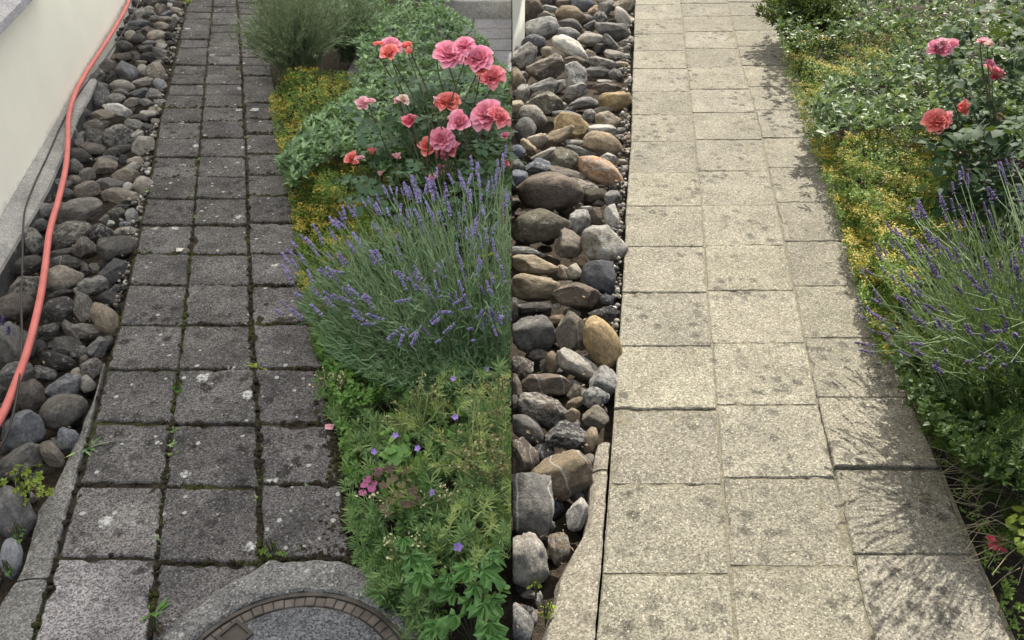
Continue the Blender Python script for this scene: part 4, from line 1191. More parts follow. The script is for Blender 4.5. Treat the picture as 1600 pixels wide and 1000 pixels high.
# left lavender: tips fan out over the bed, tall at the back, leaning over the path on the left
def ytip(py, a=290, ya=3.15, b=590, yb=2.28): return ya + (yb - ya) * (py - a) / (b - a)
def ztip(px, py, x0=430, x1=570, y0=270, a=.46, b=.00055):
    return (a - b * (py - y0)) * (.45 + .55 * min(1, max(0, (px - x0) / (x1 - x0)))) + random.uniform(-.03, .03)
tipsL = []
TL1 = [(560, 330), (600, 300), (640, 285), (700, 270), (760, 250), (797, 240), (797, 500), (740, 535), (640, 530), (540, 490), (450, 470), (440, 420), (480, 370), (520, 345)]
for (px, py) in sample_poly(TL1, 265, 0, 792):
    tipsL.append((px, py, P(px, py, ztip(px, py)), random.random() < .72))
for (px, py) in [(447, 478), (455, 440), (450, 425), (462, 385), (478, 378), (487, 382), (520, 350), (530, 352), (555, 335), (570, 320), (605, 305), (612, 300), (634, 300), (640, 310), (648, 300), (665, 300), (675, 295), (682, 305), (720, 280), (745, 270), (748, 262), (775, 280), (440, 490), (470, 495), (500, 490), (515, 480)]:
    tipsL.append((px, py, P(px, py, ztip(px, py)), True))
def baseL(px, py, r):
    u = min(1, max(0, (px - 440) / 360))
    return P(610 + 180 * u + 30 * (r - .5), 640 - 30 * u + 60 * (r - .5))
LP = [(470, 480), (520, 400), (600, 350), (700, 320), (797, 300), (797, 590), (700, 620), (600, 600), (520, 560)]
lavender('lavender_plant', tipsL, baseL, 'large lavender in bloom leaning over the dark path below the roses', 'L', (1.2, 1.2, 1.15), 11000, LP, lambda x, y: (.42 - .00055 * (y - 270)) * (.4 + .6 * np.clip((x - 440) / 140, 0, 1)) * .84, (.034, .058), None, .76)
tipsR = []
TR1 = [(1352, 470), (1380, 400), (1430, 340), (1480, 320), (1560, 300), (1600, 330), (1600, 560), (1520, 600), (1440, 570), (1380, 540)]
for (px, py) in sample_poly(TR1, 130): tipsR.append((px, py, P(px, py, ztip(px, py, 1340, 1480, 260, .60, .00022)), random.random() < .7))
for (px, py) in sample_poly([(1600, 330), (1690, 330), (1690, 560), (1600, 560)], 40): tipsR.append((px, py, P(px, py, ztip(px, py, 1340, 1480, 260, .60, .00022)), random.random() < .6))
for (px, py) in [(1345, 480), (1352, 500), (1360, 540), (1350, 430), (1362, 428), (1375, 395), (1385, 400), (1392, 360), (1400, 365), (1405, 370), (1412, 375), (1395, 385), (1410, 390), (1430, 340), (1437, 325), (1440, 335), (1470, 320), (1478, 325), (1490, 328), (1458, 385), (1484, 378), (1490, 300), (1500, 285), (1505, 275), (1512, 290), (1560, 265), (1567, 270), (1572, 285), (1575, 260), (1582, 250), (1590, 268), (1595, 310), (1580, 420), (1588, 415), (1525, 445), (1545, 455), (1460, 430), (1438, 440), (1445, 510), (1442, 505), (1480, 488), (1485, 515), (1560, 545), (1573, 548), (1545, 570), (1360, 550), (1378, 500), (1370, 520)]:
    tipsR.append((px, py, P(px, py, ztip(px, py, 1340, 1480, 260, .60, .00022)), True))
def baseR(px, py, r):
    u = min(1.6, max(0, (px - 1340) / 260))
    return P(1500 + 110 * u + 40 * (r - .5), 700 - 20 * u + 60 * (r - .5))
LPR = [(1400, 480), (1440, 400), (1500, 360), (1610, 320), (1700, 330), (1700, 620), (1610, 620), (1520, 600), (1440, 560)]
lavender('lavender_plant', tipsR, baseR, 'deep purple lavender casting a fan of shadows on the sunny path', 'R', (.60, .52, .56), 7600, LPR, lambda x, y: (.54 - .00025 * (y - 260)) * (.4 + .6 * np.clip((x - 1370) / 130, 0, 1)) * .66, (.032, .052), M_LAVLEAF_D, .68)

# ---- roses
def bloom_mesh(kind, seed):
    R = np.random.default_rng(seed)
    n = {'open': 40, 'half': 24, 'bud': 9}[kind]
    V, F, off = [], [], 0
    for i in range(n):
        t = i / (n - 1)
        a = i * 2.39996 + R.normal(0, .15)
        if kind == 'open': el = math.radians(88 - 88 * t ** 1.1); size = .30 + .42 * t ** .8; rad = .02 + .30 * t
        elif kind == 'half': el = math.radians(88 - 60 * t ** 1.2); size = .40 + .36 * t; rad = .02 + .20 * t
        else: el = math.radians(88 - 22 * t); size = .6 + .2 * t; rad = .05 + .10 * t
        el += R.normal(0, .09)
        out = np.array([math.cos(a), math.sin(a), 0]); side = np.array([-math.sin(a), math.cos(a), 0]); up = np.array([0, 0, 1.])
        d = out * math.cos(el) + up * math.sin(el); nn = -out * math.sin(el) + up * math.cos(el)
        wd_ = size * R.uniform(.5, .64) * (1 if kind != 'bud' else .7); ph = R.uniform(0, 6)
        for r in range(5):
            u = r / 4
            ww = wd_ * (math.sin(math.pi * min(1, .18 + u * .62)) ** .8)
            for c in range(5):
                s = (c - 2) / 2
                curl = .30 * size * s * s + (-.34 * size * max(0, u - .6) / .4 * (.5 + .5 * t)) + .05 * size * math.sin(ph + 5 * s + 3 * u)
                p = out * rad + d * size * u * (1 - .10 * s * s) + side * ww * s + nn * (curl + .10 * size * math.sin(math.pi * u) * -1)
                V.append(p + np.array([0, 0, -.12 * t]))
        for r in range(4):
            for c in range(4):
                e = off + r * 5 + c
                F.append((e, e + 1, e + 6, e + 5))
        off += 25
    me = mesh_np('bloom', np.array(V), F, M_PETAL, None, True)
    at = me.attributes.new('edge', 'FLOAT', 'POINT')
    at.data.foreach_set('value', np.tile(np.repeat(np.arange(5) / 4, 5), n).astype(np.float32))
    return me
BLOOMS = {k: [bloom_mesh(k, i * 7 + 1) for i in range(3)] for k in ('open', 'half', 'bud')}
RC = {'P': (.95, .41, .58), 'C': (.95, .31, .26), 'L': (.92, .58, .66), 'M': (.88, .22, .36), 'W': (.88, .80, .68), 'K': (.95, .36, .40)}
def leaflet(R, d, base, L, W):
    return base, d, L, W
def rose_leaf_mesh(seed, mat):
    R = np.random.default_rng(seed)
    parts = []
    pos, d, L = [], [], []
    for (x, a, l) in ((1., 0, 1.), (.55, 62, .9), (.55, -62, .9), (.12, 70, .72), (.12, -70, .72)):
        pos.append((x * .062, 0, -.012 * x)); r = math.radians(a + R.normal(0, 8)); d.append((math.cos(r), math.sin(r), R.normal(-.12, .14))); L.append(.046 * l * R.uniform(.85, 1.15))
    pos, d, L = map(np.array, (pos, d, L))
    V, F = inst(*LEAF8, pos, d, np.tile([0, 0, 1.], (5, 1)) + R.normal(0, .18, (5, 3)), L, L * .92)
    T = np.array([(-.05, -.0016, 0), (-.05, .0016, 0), (.064, .001, -.012), (.064, -.001, -.012)])
    V2, F2 = T, np.array([(0, 1, 2), (0, 2, 3)])
    V, F = merge([(V, F), (V2, F2)])
    return mesh_np('leaf', V, F, mat)
RLEAF = {'L': [rose_leaf_mesh(i, M_ROSELEAF) for i in range(6)], 'R': [rose_leaf_mesh(i, M_ROSELEAF_D) for i in range(6)]}
def rose_bush(name, base_px, Yc, blooms, leaf_pts, label, side, dy=.30):
    b0 = P(*base_px); root = empty(name, b0)
    spots = []
    for (px, py, dia, col, kind) in blooms:
        Y = Yc - .12 + random.uniform(-dy, dy) * .4 + (dy * .4 if py < 120 else 0)
        p = PY(px, py, Y); t = depth(p)
        r = dia / 2 / FPX * t
        o = link('bloom', random.choice(BLOOMS[kind]), root)
        vd = Vector((0, 0, CAM_H)) - p; vd.z *= .9
        ax = (vd.normalized() * .55 + Vector((random.gauss(0, .35), random.gauss(0, .25), .9))).normalized()
        if kind == 'bud': ax = Vector((random.gauss(0, .3), random.gauss(0, .3), 1)).normalized()
        ks = {'open': 1.18, 'half': 1.35, 'bud': 1.7}[kind]
        o.scale = (r * ks,) * 3
        o.rotation_euler = (ax.to_track_quat('Z', 'Y') @ __import__('mathutils').Quaternion((0, 0, 1), random.uniform(0, 6))).to_euler()
        o.location = p - ax * r * .35 - root.location
        c = RC[col]; k = random.uniform(.92, 1.06); o.color = (c[0] * k, c[1] * k, c[2] * k, 1)
        spots.append((p - ax * r * .4, ax))
    # one cane to each bloom
    for (p, ax) in spots:
        low = b0 + Vector((random.uniform(-.10, .10), random.uniform(-.08, .08), -.05))
        if side == 'L': low.x = min(low.x, -.03)
        mid = low.lerp(p, .55) + Vector((random.uniform(-.06, .06), random.uniform(.02, .12), .02))
        path = smooth_path([low, mid, p - ax * .05, p], 9)
        if side == 'L':
            for q in path: q.x = min(q.x, -.006)
        tv, tf = tube(path, [.0042, .004, .0038, .0035, .0032, .003, .0027, .0024, .0022], 5)
        child('cane', mesh_py('cane', tv, tf, M_CANE), None, root, True)
    cz = b0 + Vector((0, 0, .35))
    for (px, py, zY) in leaf_pts:
        if any((px - q[0]) ** 2 + (py - 6 - q[1]) ** 2 < (q[2] * .5 + 17) ** 2 for q in blooms): zY += .3
        p = PY(px, py, zY)
        if p.z < .08: continue
        if side == 'L' and p.x > -.05: continue
        o = link('leaf', random.choice(RLEAF[side]), root)
        d = (p - cz); d.z = 0; d = d.normalized() * .8 + Vector((random.gauss(0, .6), random.gauss(0, .6) - .2, random.uniform(-.25, .35)))
        q = d.to_track_quat('X', 'Z') @ __import__('mathutils').Quaternion((1, 0, 0), random.gauss(0, .35))
        o.rotation_euler = q.to_euler()
        k = random.uniform(.85, 1.3); o.scale = (k, k, k)
        o.location = p - root.location
    tag(root, label, 'rose bush')
    return root
BL = [(591, 67, 17, 'C', 'half'), (611, 67, 32, 'P', 'open'), (607, 79, 27, 'C', 'half'), (634, 69, 21, 'C', 'half'), (640, 80, 14, 'C', 'bud'),
      (703, 77, 46, 'P', 'open'), (722, 66, 34, 'P', 'open'), (746, 84, 44, 'P', 'open'), (691, 87, 22, 'K', 'half'),
      (767, 113, 40, 'K', 'open'), (751, 108, 20, 'C', 'half'), (697, 151, 42, 'C', 'open'), (681, 156, 12, 'L', 'bud'),
      (757, 172, 50, 'P', 'open'), (784, 176, 38, 'K', 'open'), (671, 227, 30, 'C', 'half'), (690, 213, 38, 'P', 'open'), (703, 229, 27, 'K', 'half'), (690, 239, 24, 'P', 'half'),
      (715, 188, 34, 'P', 'half'), (700, 185, 10, 'W', 'bud'), (639, 186, 25, 'M', 'half'), (566, 160, 21, 'L', 'half'), (579, 157, 15, 'L', 'half'), (621, 156, 13, 'L', 'half'), (631, 154, 17, 'W', 'half'),
      (549, 246, 22, 'C', 'half'), (561, 246, 15, 'L', 'half'), (581, 237, 17, 'C', 'bud'), (620, 245, 15, 'L', 'bud'), (594, 271, 12, 'L', 'bud'), (689, 262, 13, 'L', 'bud'), (693, 270, 12, 'L', 'half'), (675, 277, 15, 'L', 'half'),
      (789, 210, 14, 'P', 'half'), (788, 254, 15, 'K', 'half')]
RLP = [(560, 175), (610, 150), (640, 110), (720, 110), (790, 150), (797, 270), (740, 320), (640, 325), (560, 315), (555, 270), (585, 235)]
lp = [(x, y, 3.45 + random.uniform(-.2, .25) - (y - 220) * .0013) for x, y in sample_poly(RLP, 300, 0, 790)]
rose_bush('rose_bush', (690, 400), 3.55, BL, lp, 'rose bush full of pink and coral blooms behind the shaded lavender', 'L')
BR = [(1468, 73, 32, 'P', 'half'), (1486, 69, 21, 'P', 'half'), (1473, 66, 16, 'L', 'half'), (1537, 62, 18, 'L', 'half'), (1545, 68, 14, 'W', 'half'), (1557, 108, 34, 'K', 'half'), (1549, 98, 14, 'P', 'half'), (1556, 118, 16, 'M', 'half'),
      (1466, 184, 40, 'C', 'open'), (1481, 179, 14, 'L', 'half'), (1504, 170, 26, 'C', 'bud'), (1560, 183, 16, 'L', 'bud')]
RRP = [(1450, 90), (1490, 50), (1540, 5), (1610, 0), (1610, 400), (1530, 370), (1480, 270), (1480, 190), (1510, 150), (1460, 120)]
lp = [(x, y, 3.60 + random.uniform(-.2, .3) - (y - 180) * .0013) for x, y in sample_poly(RRP, 190)]
lp += [(x, y, 3.28 + random.uniform(-.1, .15) - (y - 200) * .0008) for x, y in sample_poly([(1470, 200), (1510, 160), (1550, 190), (1605, 180), (1610, 400), (1530, 380), (1490, 300)], 100)]
rose_bush('rose_bush', (1560, 400), 3.7, BR, lp, 'dark leaved rose bush with few pink blooms in the sunny bed', 'R')

# ---- spurge and wild growth at the lower right of the shaded bed
def needle_mass(name, poly, n, z_fn, mat, side, label, cat, per=34, L=.028, hi=2000, lo=-200, W=.0032, hgt=.05):
    s = sample_poly(poly, n, lo, hi)
    g0 = Pn(s[:, 0], s[:, 1], np.zeros(n))
    s = s[bump(g0[:, 0] + .7, g0[:, 1], 3.6) + rng.normal(0, .18, n) > -.22]; n = len(s)
    z = z_fn(s[:, 0], s[:, 1]) * rng.uniform(.15, 1., n) ** .8
    top = Pn(s[:, 0], s[:, 1], np.maximum(z, .015))
    ax = nrm(np.tile([-.1, -.25, 1.], (n, 1)) + rng.normal(0, .35, (n, 3)))
    parts = []
    sz = rng.uniform(.65, 1.2, n)
    for k in range(per):
        t = (k / per)
        pos = top - ax * (t * hgt * sz)[:, None]
        rad = nrm(np.cross(ax, rng.normal(0, 1, (n, 3))))
        d = rad * (.35 + .75 * t ** .5) + ax * (1.0 - .8 * t) + rng.normal(0, .08, (n, 3))
        parts.append(inst([(0, -.5, 0), (0, .5, 0), (.7, .45, -.02), (.7, -.45, -.02), (1, 0, -.06)], BLADE[1], pos, d, ax, L * sz * rng.uniform(.75, 1.15, n), W))
    V, F = merge(parts)
    o = link(name, mesh_np(name, V, F, mat, side))
    tag(o, label, cat, kind='stuff')
    return o
NP = [(490, 500), (560, 540), (640, 580), (797, 560), (797, 860), (700, 900), (650, 960), (590, 930), (562, 880), (546, 800), (532, 740), (514, 650), (494, 590)]
needle_mass('spurge_ground_cover', NP, 980, lambda x, y: np.clip(.05 + (x - 520) * .0009, .04, .26), M_SPURGE, 'L', 'feathery green spurge filling the near end of the shaded bed', 'spurge', hi=797, L=.036, W=.0036, hgt=.06)
needle_mass('spurge_ground_cover', [(590, 610), (700, 580), (797, 575), (797, 850), (690, 860), (620, 800)], 120, lambda x, y: np.clip(.16 + (x - 560) * .0009, .14, .36), M_YSPURGE, 'L', 'taller yellow green spurge tips standing above the feathery carpet', 'spurge', hi=797, L=.030, W=.0034, hgt=.09, per=30)
needle_mass('spurge_ground_cover', [(556, 870), (640, 895), (690, 990), (640, 985), (580, 920)], 70, lambda x, y: .05 + (x - 550) * .0007, M_SPURGE, 'L', 'light feathery tufts hanging over the right side of the manhole ring', 'spurge', hi=797, L=.034, W=.0036, hgt=.05)
LGP = [(478, 470), (520, 500), (590, 560), (600, 620), (540, 640), (510, 590), (495, 540)]
rosettes(LGP, 420, .02, .14, .022, .014, M_BROAD, 'L', 'clover_patch', 'small round leaved green patch between lavender and dark pavers', 'clover', per=5)
EP = [(470, 430), (500, 500), (520, 590), (545, 650), (560, 760), (548, 760), (528, 665), (508, 590), (490, 510), (468, 440)]
rosettes(EP, 260, .005, .06, .020, .011, M_BROAD, 'L', 'edge_weeds', 'low green weeds creeping along the edge of the dark path', 'weeds', per=5)
mp_ = [(600, 560), (797, 560), (797, 980), (640, 960), (590, 760)]
rosettes(mp_, 150, .04, .16, .030, .022, M_BROAD, 'L', 'mixed_leaves', 'broad green leaves scattered among the feathery spurge', 'leaves', per=4, hi=797, tmpl=LEAF8)

def strand_mesh(paths, r, side):
    Vs, Fs, off = [], [], 0
    for pth in paths:
        V, F = tube(pth, r, 3, False)
        Vs += [tuple(v) for v in V]; Fs += [tuple(i + off for i in f) for f in F]; off += len(V)
    return np.array(Vs), Fs
# pale seed heads (dry umbel) rising out of the spurge
def dry_head(px, py, z, nbr, spread, mat, budmat, label, side, name='dry_umbel', base=None):
    top = P(px, py, z); bs = P(*base) if base else Vector((top.x + .02, top.y - .05, 0))
    root = empty(name, (bs.x, bs.y, 0))
    hub = bs.lerp(top, .72)
    paths = [[bs + Vector((0, 0, -.05)), bs.lerp(hub, .5) + Vector((.012, 0, 0)), hub]]
    buds = []
    for i in range(nbr):
        e = top + Vector((random.gauss(0, spread), random.gauss(0, spread), random.gauss(0, spread * .6)))
        if side == 'L': e.x = min(e.x, -.02)
        m = hub.lerp(e, .5) + Vector((random.gauss(0, .01), random.gauss(0, .01), .01))
        paths.append([hub, m, e])
        for k in range(4):
            e2 = e + Vector((random.gauss(0, .02), random.gauss(0, .02), random.gauss(.01, .012)))
            paths.append([m.lerp(e, .6), m.lerp(e2, .8), e2]); buds.append(e2)
    V, F = strand_mesh(paths, .0018, side)
    child('stalk', mesh_np('stalk', V, F, mat, side), None, root)
    n = len(buds); bp = np.array([tuple(b) for b in buds])
    parts = [inst(*LEAF4, bp + rng.normal(0, .004, (n, 3)), rng.normal(0, 1, (n, 3)), rng.normal(0, 1, (n, 3)), rng.uniform(.006, .012, n), rng.uniform(.005, .009, n)) for _ in range(4)]
    V, F = merge(parts)
    o = child('seed_heads', mesh_np('seed_heads', V, F, budmat, side), None, root); o['kind'] = 'stuff'
    tag(root, label, 'seed head')
dry_head(772, 612, .30, 9, .045, M_WEEDSTEM, M_STRAW, 'pale branching seed head nearest the lavender in the shaded bed', 'L')
dry_head(768, 720, .28, 16, .045, M_WEEDSTEM, M_STRAW, 'bushy straw coloured seed head at the middle of the shaded bed', 'L')
dry_head(735, 690, .30, 9, .05, M_WEEDSTEM, M_STRAW, 'airy straw coloured seed head left of the bushy one', 'L')
dry_head(655, 640, .20, 8, .05, M_WEEDSTEM, M_STRAW, 'thin yellowish seed head among the feathery spurge left of centre', 'L')
dry_head(690, 770, .22, 6, .06, M_WEEDSTEM, M_CREAMBUD, 'wiry stalk with cream buds above the bronze leaves', 'L')
dry_head(640, 865, .14, 5, .05, M_WEEDSTEM, M_CREAMBUD, 'short wiry stalk with cream buds near the manhole', 'L')
dry_head(530, 600, .10, 4, .03, M_DRY, M_CREAMBUD, 'small dry stalk hanging at the dark path edge', 'L')

# bellflowers
def bellflower(px, py, z, s, label, grp):
    p = P(px, py, z); root = empty('bellflower', (p.x + .015, p.y - .02, 0))
    V, F = tube(smooth_path([Vector((p.x + .015, p.y - .02, -.05)), Vector((p.x + .01, p.y, z * .6)), p], 6), .0013, 4, False)
    child('stem', mesh_py('stem', V, F, M_WEEDSTEM), None, root)
    n = 5; a = np.arange(n) * 2 * math.pi / n + random.random()
    tilt = nrm(np.array([[random.gauss(0, .4), -.5, 1.]]))[0]
    u = nrm(np.cross(tilt, [1., .2, 0])[None])[0]; v_ = np.cross(tilt, u)
    d = u * np.cos(a)[:, None] + v_ * np.sin(a)[:, None] + tilt * .5
    V, F = inst(*LEAF8, np.tile(np.array(p), (n, 1)), d, np.tile(tilt, (n, 1)), s, s * .75)
    child('petals', mesh_np('petals', V, F, M_VIOLET, 'L'), None, root)
    tag(root, label, 'flower', grp)
for (px, py, lb) in [(760, 578, 'topmost violet bellflower, below the lavender and near the seed head'), (711, 652, 'violet bellflower between the two pale seed heads'), (653, 701, 'violet bellflower just right of the bright rounded leaves'),
                     (583, 706, 'violet bellflower nearest the dark path'), (676, 770, 'violet bellflower right of the bronze leaves'), (709, 592, 'violet bellflower just under the lavender foliage'), (618, 681, 'violet bellflower above the bright rounded leaves')]:
    bellflower(px, py, random.uniform(.18, .25), .012, lb, 'violet bellflowers in the shaded bed')
bellflower(716, 855, .2, .015, 'tiny pale violet bellflower above the lobed maple leaves', None)

# lobed maple leaves, one object each
def lobed_leaf(seed):
    R = random.Random(seed)
    pts = []
    lob = [(-150, .42), (-128, .70), (-104, .46), (-72, .92), (-62, .80), (-48, .90), (-30, .52), (-12, .95), (0, 1.08), (12, .95), (30, .52), (48, .90), (62, .80), (72, .92), (104, .46), (128, .70), (150, .42)]
    V = [(0, 0, 0)]
    for a, r in lob:
        a_ = math.radians(a + R.gauss(0, 2)); r *= R.uniform(.93, 1.07)
        x, y = math.cos(a_) * r, math.sin(a_) * r
        V.append((x * .55 + .12, y * .55, .05 * abs(y) - .16 * max(0, x) ** 2 + R.gauss(0, .012)))
    n = len(lob)
    for i in range(n):
        x, y, z = V[1 + i]
        V.append((.12 + (x - .12) * .5, y * .5, z * .4 + .07 * ((i % 3) - 1) + R.gauss(0, .015)))
    F = []
    for i in range(n - 1):
        F.append((1 + i, 2 + i, 2 + n + i, 1 + n + i)); F.append((0, 1 + n + i, 2 + n + i))
    me = mesh_py('leaf', V, F, M_MAPLE); return me
LOBED = [lobed_leaf(i) for i in range(5)]
def maple(name, base_px, leaves, label, cat='seedling', mat=None, side='L', meshes=None):
    b0 = P(*base_px); root = empty(name, b0)
    for (px, py, dia, z) in leaves:
        p = P(px, py, z); t = depth(p)
        o = link('leaf', random.choice(meshes or LOBED), root)
        s = dia / FPX * t
        d = p - b0; d.z = 0
        if d.length < .01: d = Vector((0, -1, 0))
        d = d.normalized() + Vector((random.gauss(0, .45), random.gauss(0, .45) - .35, random.uniform(-.45, .0)))
        q = d.to_track_quat('X', 'Z') @ __import__('mathutils').Quaternion((1, 0, 0), random.gauss(0, .25))
        o.rotation_euler = q.to_euler(); o.scale = (s, s, s)
        o.location = p - d.normalized() * s * .3 - root.location
        if mat:
            o.data = o.data.copy(); o.data.materials[0] = mat
        V, F = tube(smooth_path([b0 + Vector((0, 0, -.03)), b0.lerp(p, .5) + Vector((0, 0, .04)), p - d.normalized() * s * .3], 6), .0014, 4, False)
        child('leaf_stalk', mesh_py('leaf_stalk', V, F, M_CANE), None, root)
    tag(root, label, cat)
    return root
maple('maple_seedling', (740, 1000), [(770, 900, 66, .30), (722, 895, 52, .28), (778, 872, 44, .31), (755, 960, 62, .26), (700, 975, 66, .22), (768, 990, 60, .26), (745, 925, 48, .27), (670, 985, 52, .18), (775, 945, 42, .26), (730, 945, 42, .25), (775, 1005, 46, .26), (700, 930, 40, .22)], 'maple seedling with large lobed leaves at the bottom corner of the shaded bed')
maple('maple_seedling', (660, 920), [(648, 880, 50, .24), (655, 907, 56, .23), (690, 922, 48, .2), (630, 850, 36, .22), (668, 885, 38, .24), (700, 905, 32, .22)], 'smaller maple seedling with drooping leaves right of the manhole')
maple('ragwort_weed', (745, 560), [(740, 410, 40, .34), (760, 398, 34, .36), (770, 430, 30, .32), (745, 440, 30, .3)], 'lime green leafy weed poking up through the lavender', 'weed', M_LIME)
def round_leaf(seed):
    R = random.Random(seed); V = [(0, 0, 0)]
    n = 15
    for i in range(n):
        a = math.radians(-155 + 310 * i / (n - 1)); r = .5 * (1 - .14 * (i % 3 == 1)) * R.uniform(.93, 1.05)
        V.append((math.cos(a) * r + .12, math.sin(a) * r, .10 * r + R.gauss(0, .02)))
    return mesh_py('leaf', V, [(0, 1 + i, 2 + i) for i in range(n - 1)], M_BROWNLEAF)
ROUND = [round_leaf(i) for i in range(4)]
pts = [(605, 735), (618, 730), (632, 738), (640, 752), (615, 750), (600, 760), (645, 770), (625, 775), (610, 785), (635, 790), (598, 795), (605, 805), (650, 785), (590, 740), (628, 760), (612, 770)]
maple('bronze_leaved_plant', (618, 790), [(x, y, random.uniform(13, 22), random.uniform(.15, .19)) for x, y in pts], 'low plant with bronze and brown rounded leaves beside the magenta leaves', 'plant', None, 'L', ROUND)
pts = [(575, 752), (568, 760), (584, 758), (590, 745), (580, 766), (566, 772), (594, 736)]
maple('magenta_leaved_plant', (580, 775), [(x, y, random.uniform(13, 18), random.uniform(.12, .15)) for x, y in pts], 'small clump of magenta leaves at the shaded bed edge', 'plant', M_MAGENTA, 'L', ROUND)
pts = [(612, 705), (622, 712), (605, 714), (630, 705), (615, 722)]
maple('cranesbill_plant', (615, 735), [(x, y, random.uniform(20, 26), random.uniform(.16, .19)) for x, y in pts], 'few bright green rounded leaves above the bronze plant', 'plant', M_BROAD, 'L', ROUND)

# ---- weeds
def tuft(name, px, py, n, L, W, mat, label, cat, grp=None, z=0., tmpl=BLADE, side=None, up=.5):
    c = P(px, py, z - .01); root = link(name, None) if False else None
    pos = np.tile([0, 0, 0.], (n, 1)) + rng.normal(0, .004, (n, 3)) * [1, 1, 0]
    a = rng.uniform(0, 2 * math.pi, n)
    d = np.stack([np.cos(a), np.sin(a), rng.uniform(.1, 1.4, n) * up], 1)
    ll = L * rng.uniform(.5, 1.2, n)
    V, F = inst(*tmpl, pos, d, np.tile([0, 0, 1.], (n, 1)) + rng.normal(0, .3, (n, 3)), ll, ll * W)
    m = n * 2
    o = link(name, mesh_np(name, V, F, mat)); o.location = c
    return tag(o, label, cat, grp)
# sow-thistle on the edging: long jagged leaves
tuft('thistle_weed', 135, 702, 12, .085, .16, M_SPURGE, 'spiky green weed sprawling from the joint beside the edging', 'weed', up=.25)
def leafy_weed(name, px, py, pts, label, mat, dia=(12, 20), z=(.03, .07), meshes=None):
    return maple(name, (px, py), [(x, y, random.uniform(*dia), random.uniform(*z)) for x, y in pts], label, 'weed', mat, 'L', meshes)
pts = [(random.gauss(42, 17), random.gauss(755, 14)) for _ in range(26)]
leafy_weed('herb_weed', 40, 770, pts, 'yellow green lobed herb growing between the lowest grey stones', M_LIME, (13, 20), (.04, .09))
leafy_weed('stone_weed', 30, 838, [(28, 828), (34, 836), (24, 838), (38, 828), (30, 845)], 'tiny green weed above the smooth blue grey oval stone', M_BROAD, (9, 14), (.01, .03))
leafy_weed('edge_weed', 14, 892, [(10, 888), (18, 890), (12, 896)], 'tiny green leaves under the smooth blue grey oval stone', M_BROAD, (8, 12), (.0, .02))
tuft('joint_weed', 240, 960, 16, .05, .3, M_BROAD, 'leafy weed in the joint at the left of the manhole', 'weed')
leafy_weed('joint_weed', 243, 985, [(236, 980), (246, 990), (232, 992), (250, 975), (240, 970), (252, 985)], 'reddish green weed at the bottom joint left of the manhole', M_BROWNLEAF, (10, 16), (.01, .03))
tuft('joint_weed', 404, 573, 14, .045, .22, M_LIME, 'bright green weed on the middle joint of the dark path', 'weed', up=.3)
leafy_weed('joint_weed', 425, 862, [(415, 858), (428, 852), (436, 864), (420, 868), (444, 866), (410, 862)], 'weed in the joint at the top of the manhole ring', M_SEDUM, (9, 15), (.01, .03))
leafy_weed('joint_weed', 277, 608, [(272, 606), (280, 604), (277, 612), (283, 610)], 'round leaved weed high on the left joint of the dark path', M_BROAD, (8, 12), (.0, .02))
for (px, py) in [(272, 672), (268, 695), (270, 710), (258, 745), (262, 790), (249, 845), (403, 700), (398, 755), (404, 780), (386, 405), (386, 315), (384, 215), (376, 165), (373, 130), (370, 75), (372, 48), (323, 78), (305, 340), (310, 250), (232, 300), (229, 392), (290, 500), (492, 755), (480, 762)]:
    tuft('joint_weed', px, py, 12, .020, .38, random.choice([M_BROAD, M_SPURGE, M_SEDUM]), 'tiny green weed rooted in a joint of the dark path', 'weed', 'tiny weeds in the joints of the dark path', up=.4)
tuft('grass_clump', 296, 6, 40, .07, .12, M_LIME, 'bright grass clump at the far edge of the grey stones', 'grass', up=1.2)
# lavender sprigs reaching in at the left edge
for (px, py, lb) in [(4, 505, 'upper purple lavender sprig at the left edge over the grey boulder'), (13, 520, 'lower purple lavender sprig at the left edge over the grey boulder')]:
    p = P(px, py, .16); root = empty('lavender_sprig', P(-40, py + 40))
    V, F = tube(smooth_path([P(-60, py + 60), P(-30, py + 30, .1), p], 6), .0016, 4, False)
    child('stem', mesh_py('stem', V, F, M_STEM), None, root)
    o = link('flower_spike', SPIKES[0], root); o.scale = (.04, .04, .05); o.location = p - root.location; o.color = (.6, .5, .7, 1)
    o.rotation_euler = (.3, .5, 0)
    tag(root, lb, 'lavender')
# fallen petal and paper scrap
def scrap(name, px, py, s, mat, label, cat, z=.004):
    V = [(-.5, -.3, 0), (.4, -.45, .1), (.55, .3, .22), (-.1, .5, .12), (-.55, .25, .3), (0, 0, .05)]
    me = mesh_py(name, [(x * s, y * s, zz * s) for x, y, zz in V], [(0, 1, 5), (1, 2, 5), (2, 3, 5), (3, 4, 5), (4, 0, 5)], mat)
    o = link(name, me); o.location = P(px, py, z)
    sd = o.modifiers.new('thick', 'SOLIDIFY'); sd.thickness = .0008
    tag(o, label, cat)
scrap('fallen_petal', 515, 668, .028, M_PINKPETAL, 'pink fallen rose petal on the right edge of the dark pavers', 'petal')
M_WHITE = simple('white_scrap', (.62, .58, .52), .8, .2)
scrap('paper_scrap', 281, 391, .028, M_WHITE, 'whitish crumpled scrap lying on the dark pavers', 'litter')

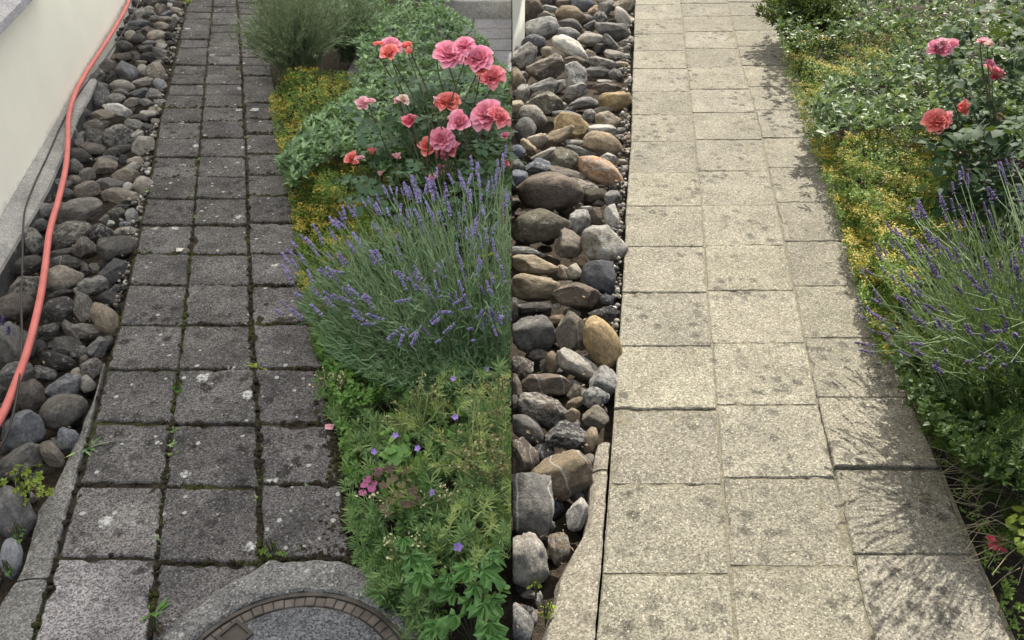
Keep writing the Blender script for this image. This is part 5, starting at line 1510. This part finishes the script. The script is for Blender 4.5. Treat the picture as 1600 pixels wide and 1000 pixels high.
# ---- right bed, lower part
DP = [(1380, 500), (1440, 540), (1520, 600), (1740, 560), (1740, 800), (1560, 750), (1500, 715), (1455, 660), (1415, 610)]
rosettes(DP, 1500, .03, .24, .028, .018, M_BROAD_D, 'R', 'shade_leaves', 'dark green broad leaves in the shadow under the sunny lavender', 'leaves', per=5, tmpl=LEAF8)  # darker leaves, with the lavender's shade also put into their colour
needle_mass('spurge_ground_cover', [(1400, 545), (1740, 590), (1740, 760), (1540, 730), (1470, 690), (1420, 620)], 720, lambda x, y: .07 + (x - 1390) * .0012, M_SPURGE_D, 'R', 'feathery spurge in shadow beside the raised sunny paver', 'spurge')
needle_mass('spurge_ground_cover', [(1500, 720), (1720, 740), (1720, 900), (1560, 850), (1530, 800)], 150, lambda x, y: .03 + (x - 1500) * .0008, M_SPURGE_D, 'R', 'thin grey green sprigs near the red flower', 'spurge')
edge_r = [(1360, 460), (1400, 540), (1440, 620), (1490, 705), (1540, 800), (1600, 930), (1610, 1000), (1590, 1000), (1540, 880), (1480, 740), (1425, 625), (1390, 540)]
rosettes(edge_r, 120, .0, .03, .018, .009, M_SEDUM, 'R', 'edge_weeds', 'scattered low weeds along the edge of the clean path', 'weeds', per=4)
# dry strands in the shade
paths = []
for _ in range(90):
    s = sample_poly([(1450, 620), (1600, 660), (1610, 900), (1560, 860), (1500, 740)], 1)[0]
    p = P(s[0], s[1], random.uniform(.02, .12)); a = random.uniform(-.6, 1.2)
    e = p + Vector((-math.cos(a) * random.uniform(.08, .2), -math.sin(a) * random.uniform(.05, .15), random.uniform(-.06, .05))); e.z = max(e.z, .01)
    paths.append([p, p.lerp(e, .5) + Vector((0, 0, random.uniform(.0, .05))), e])
V, F = strand_mesh(paths, .0013, 'R')
tag(link('dry_grass', mesh_np('dry_grass', V, F, M_DRY, 'R')), 'tangle of dry stalks in the shade beside the clean path', 'dry grass', kind='stuff')
# red flower and yellow-green leaves
pf = P(1557, 850, .05); rf = empty('red_flower', (pf.x, pf.y, 0))
parts = []
for (ox, oy, oz) in ((0, 0, 0), (.018, .006, .01), (-.012, .012, .006), (.006, -.016, -.004), (-.016, -.010, 0)):
    n = 5; a = np.arange(n) * 2 * math.pi / n + random.random()
    d = np.stack([np.cos(a), np.sin(a), .35 + 0 * a], 1)
    parts.append(inst(*LEAF8, np.tile([pf.x + ox, pf.y + oy, pf.z + oz], (n, 1)), d, np.tile([0, -.3, 1.], (n, 1)), .017, .014))
V, F = merge(parts)
child('petals', mesh_np('petals', V, F, M_REDPETAL, 'R'), None, rf)
V, F = tube([Vector((pf.x, pf.y, -.08)), Vector((pf.x, pf.y, .02)), pf], .0016, 4)
child('stem', mesh_py('stem', V, F, M_WEEDSTEM), None, rf)
tag(rf, 'small red flower at the right edge beside the clean path', 'flower')
pts = [(1590, 795), (1580, 812), (1597, 815), (1586, 830), (1600, 835), (1592, 850), (1577, 822), (1602, 800), (1596, 862)]
maple('yellow_green_plant', (1600, 870), [(x, y, random.uniform(16, 24), random.uniform(.08, .14)) for x, y in pts], 'yellow green leafy plant above the red flower', 'plant', M_LIME, 'R', ROUND)
# weeds among the nearest sunny stones
leafy_weed('stone_weed', 838, 925, [(832, 914), (838, 910), (826, 918), (842, 916)], 'small yellow green weed under the cream block stone', M_LIME, (9, 14), (.0, .02))
leafy_weed('stone_weed', 852, 965, [(850, 948), (858, 944), (862, 956), (848, 958), (856, 964), (864, 948)], 'bright weed beside the sunlit edging strip', M_LIME, (10, 16), (.0, .02))
# ---- growth at the right plot's far edge
print('objects', len(bpy.data.objects), 'tris', sum(len(m.polygons) for m in bpy.data.meshes))
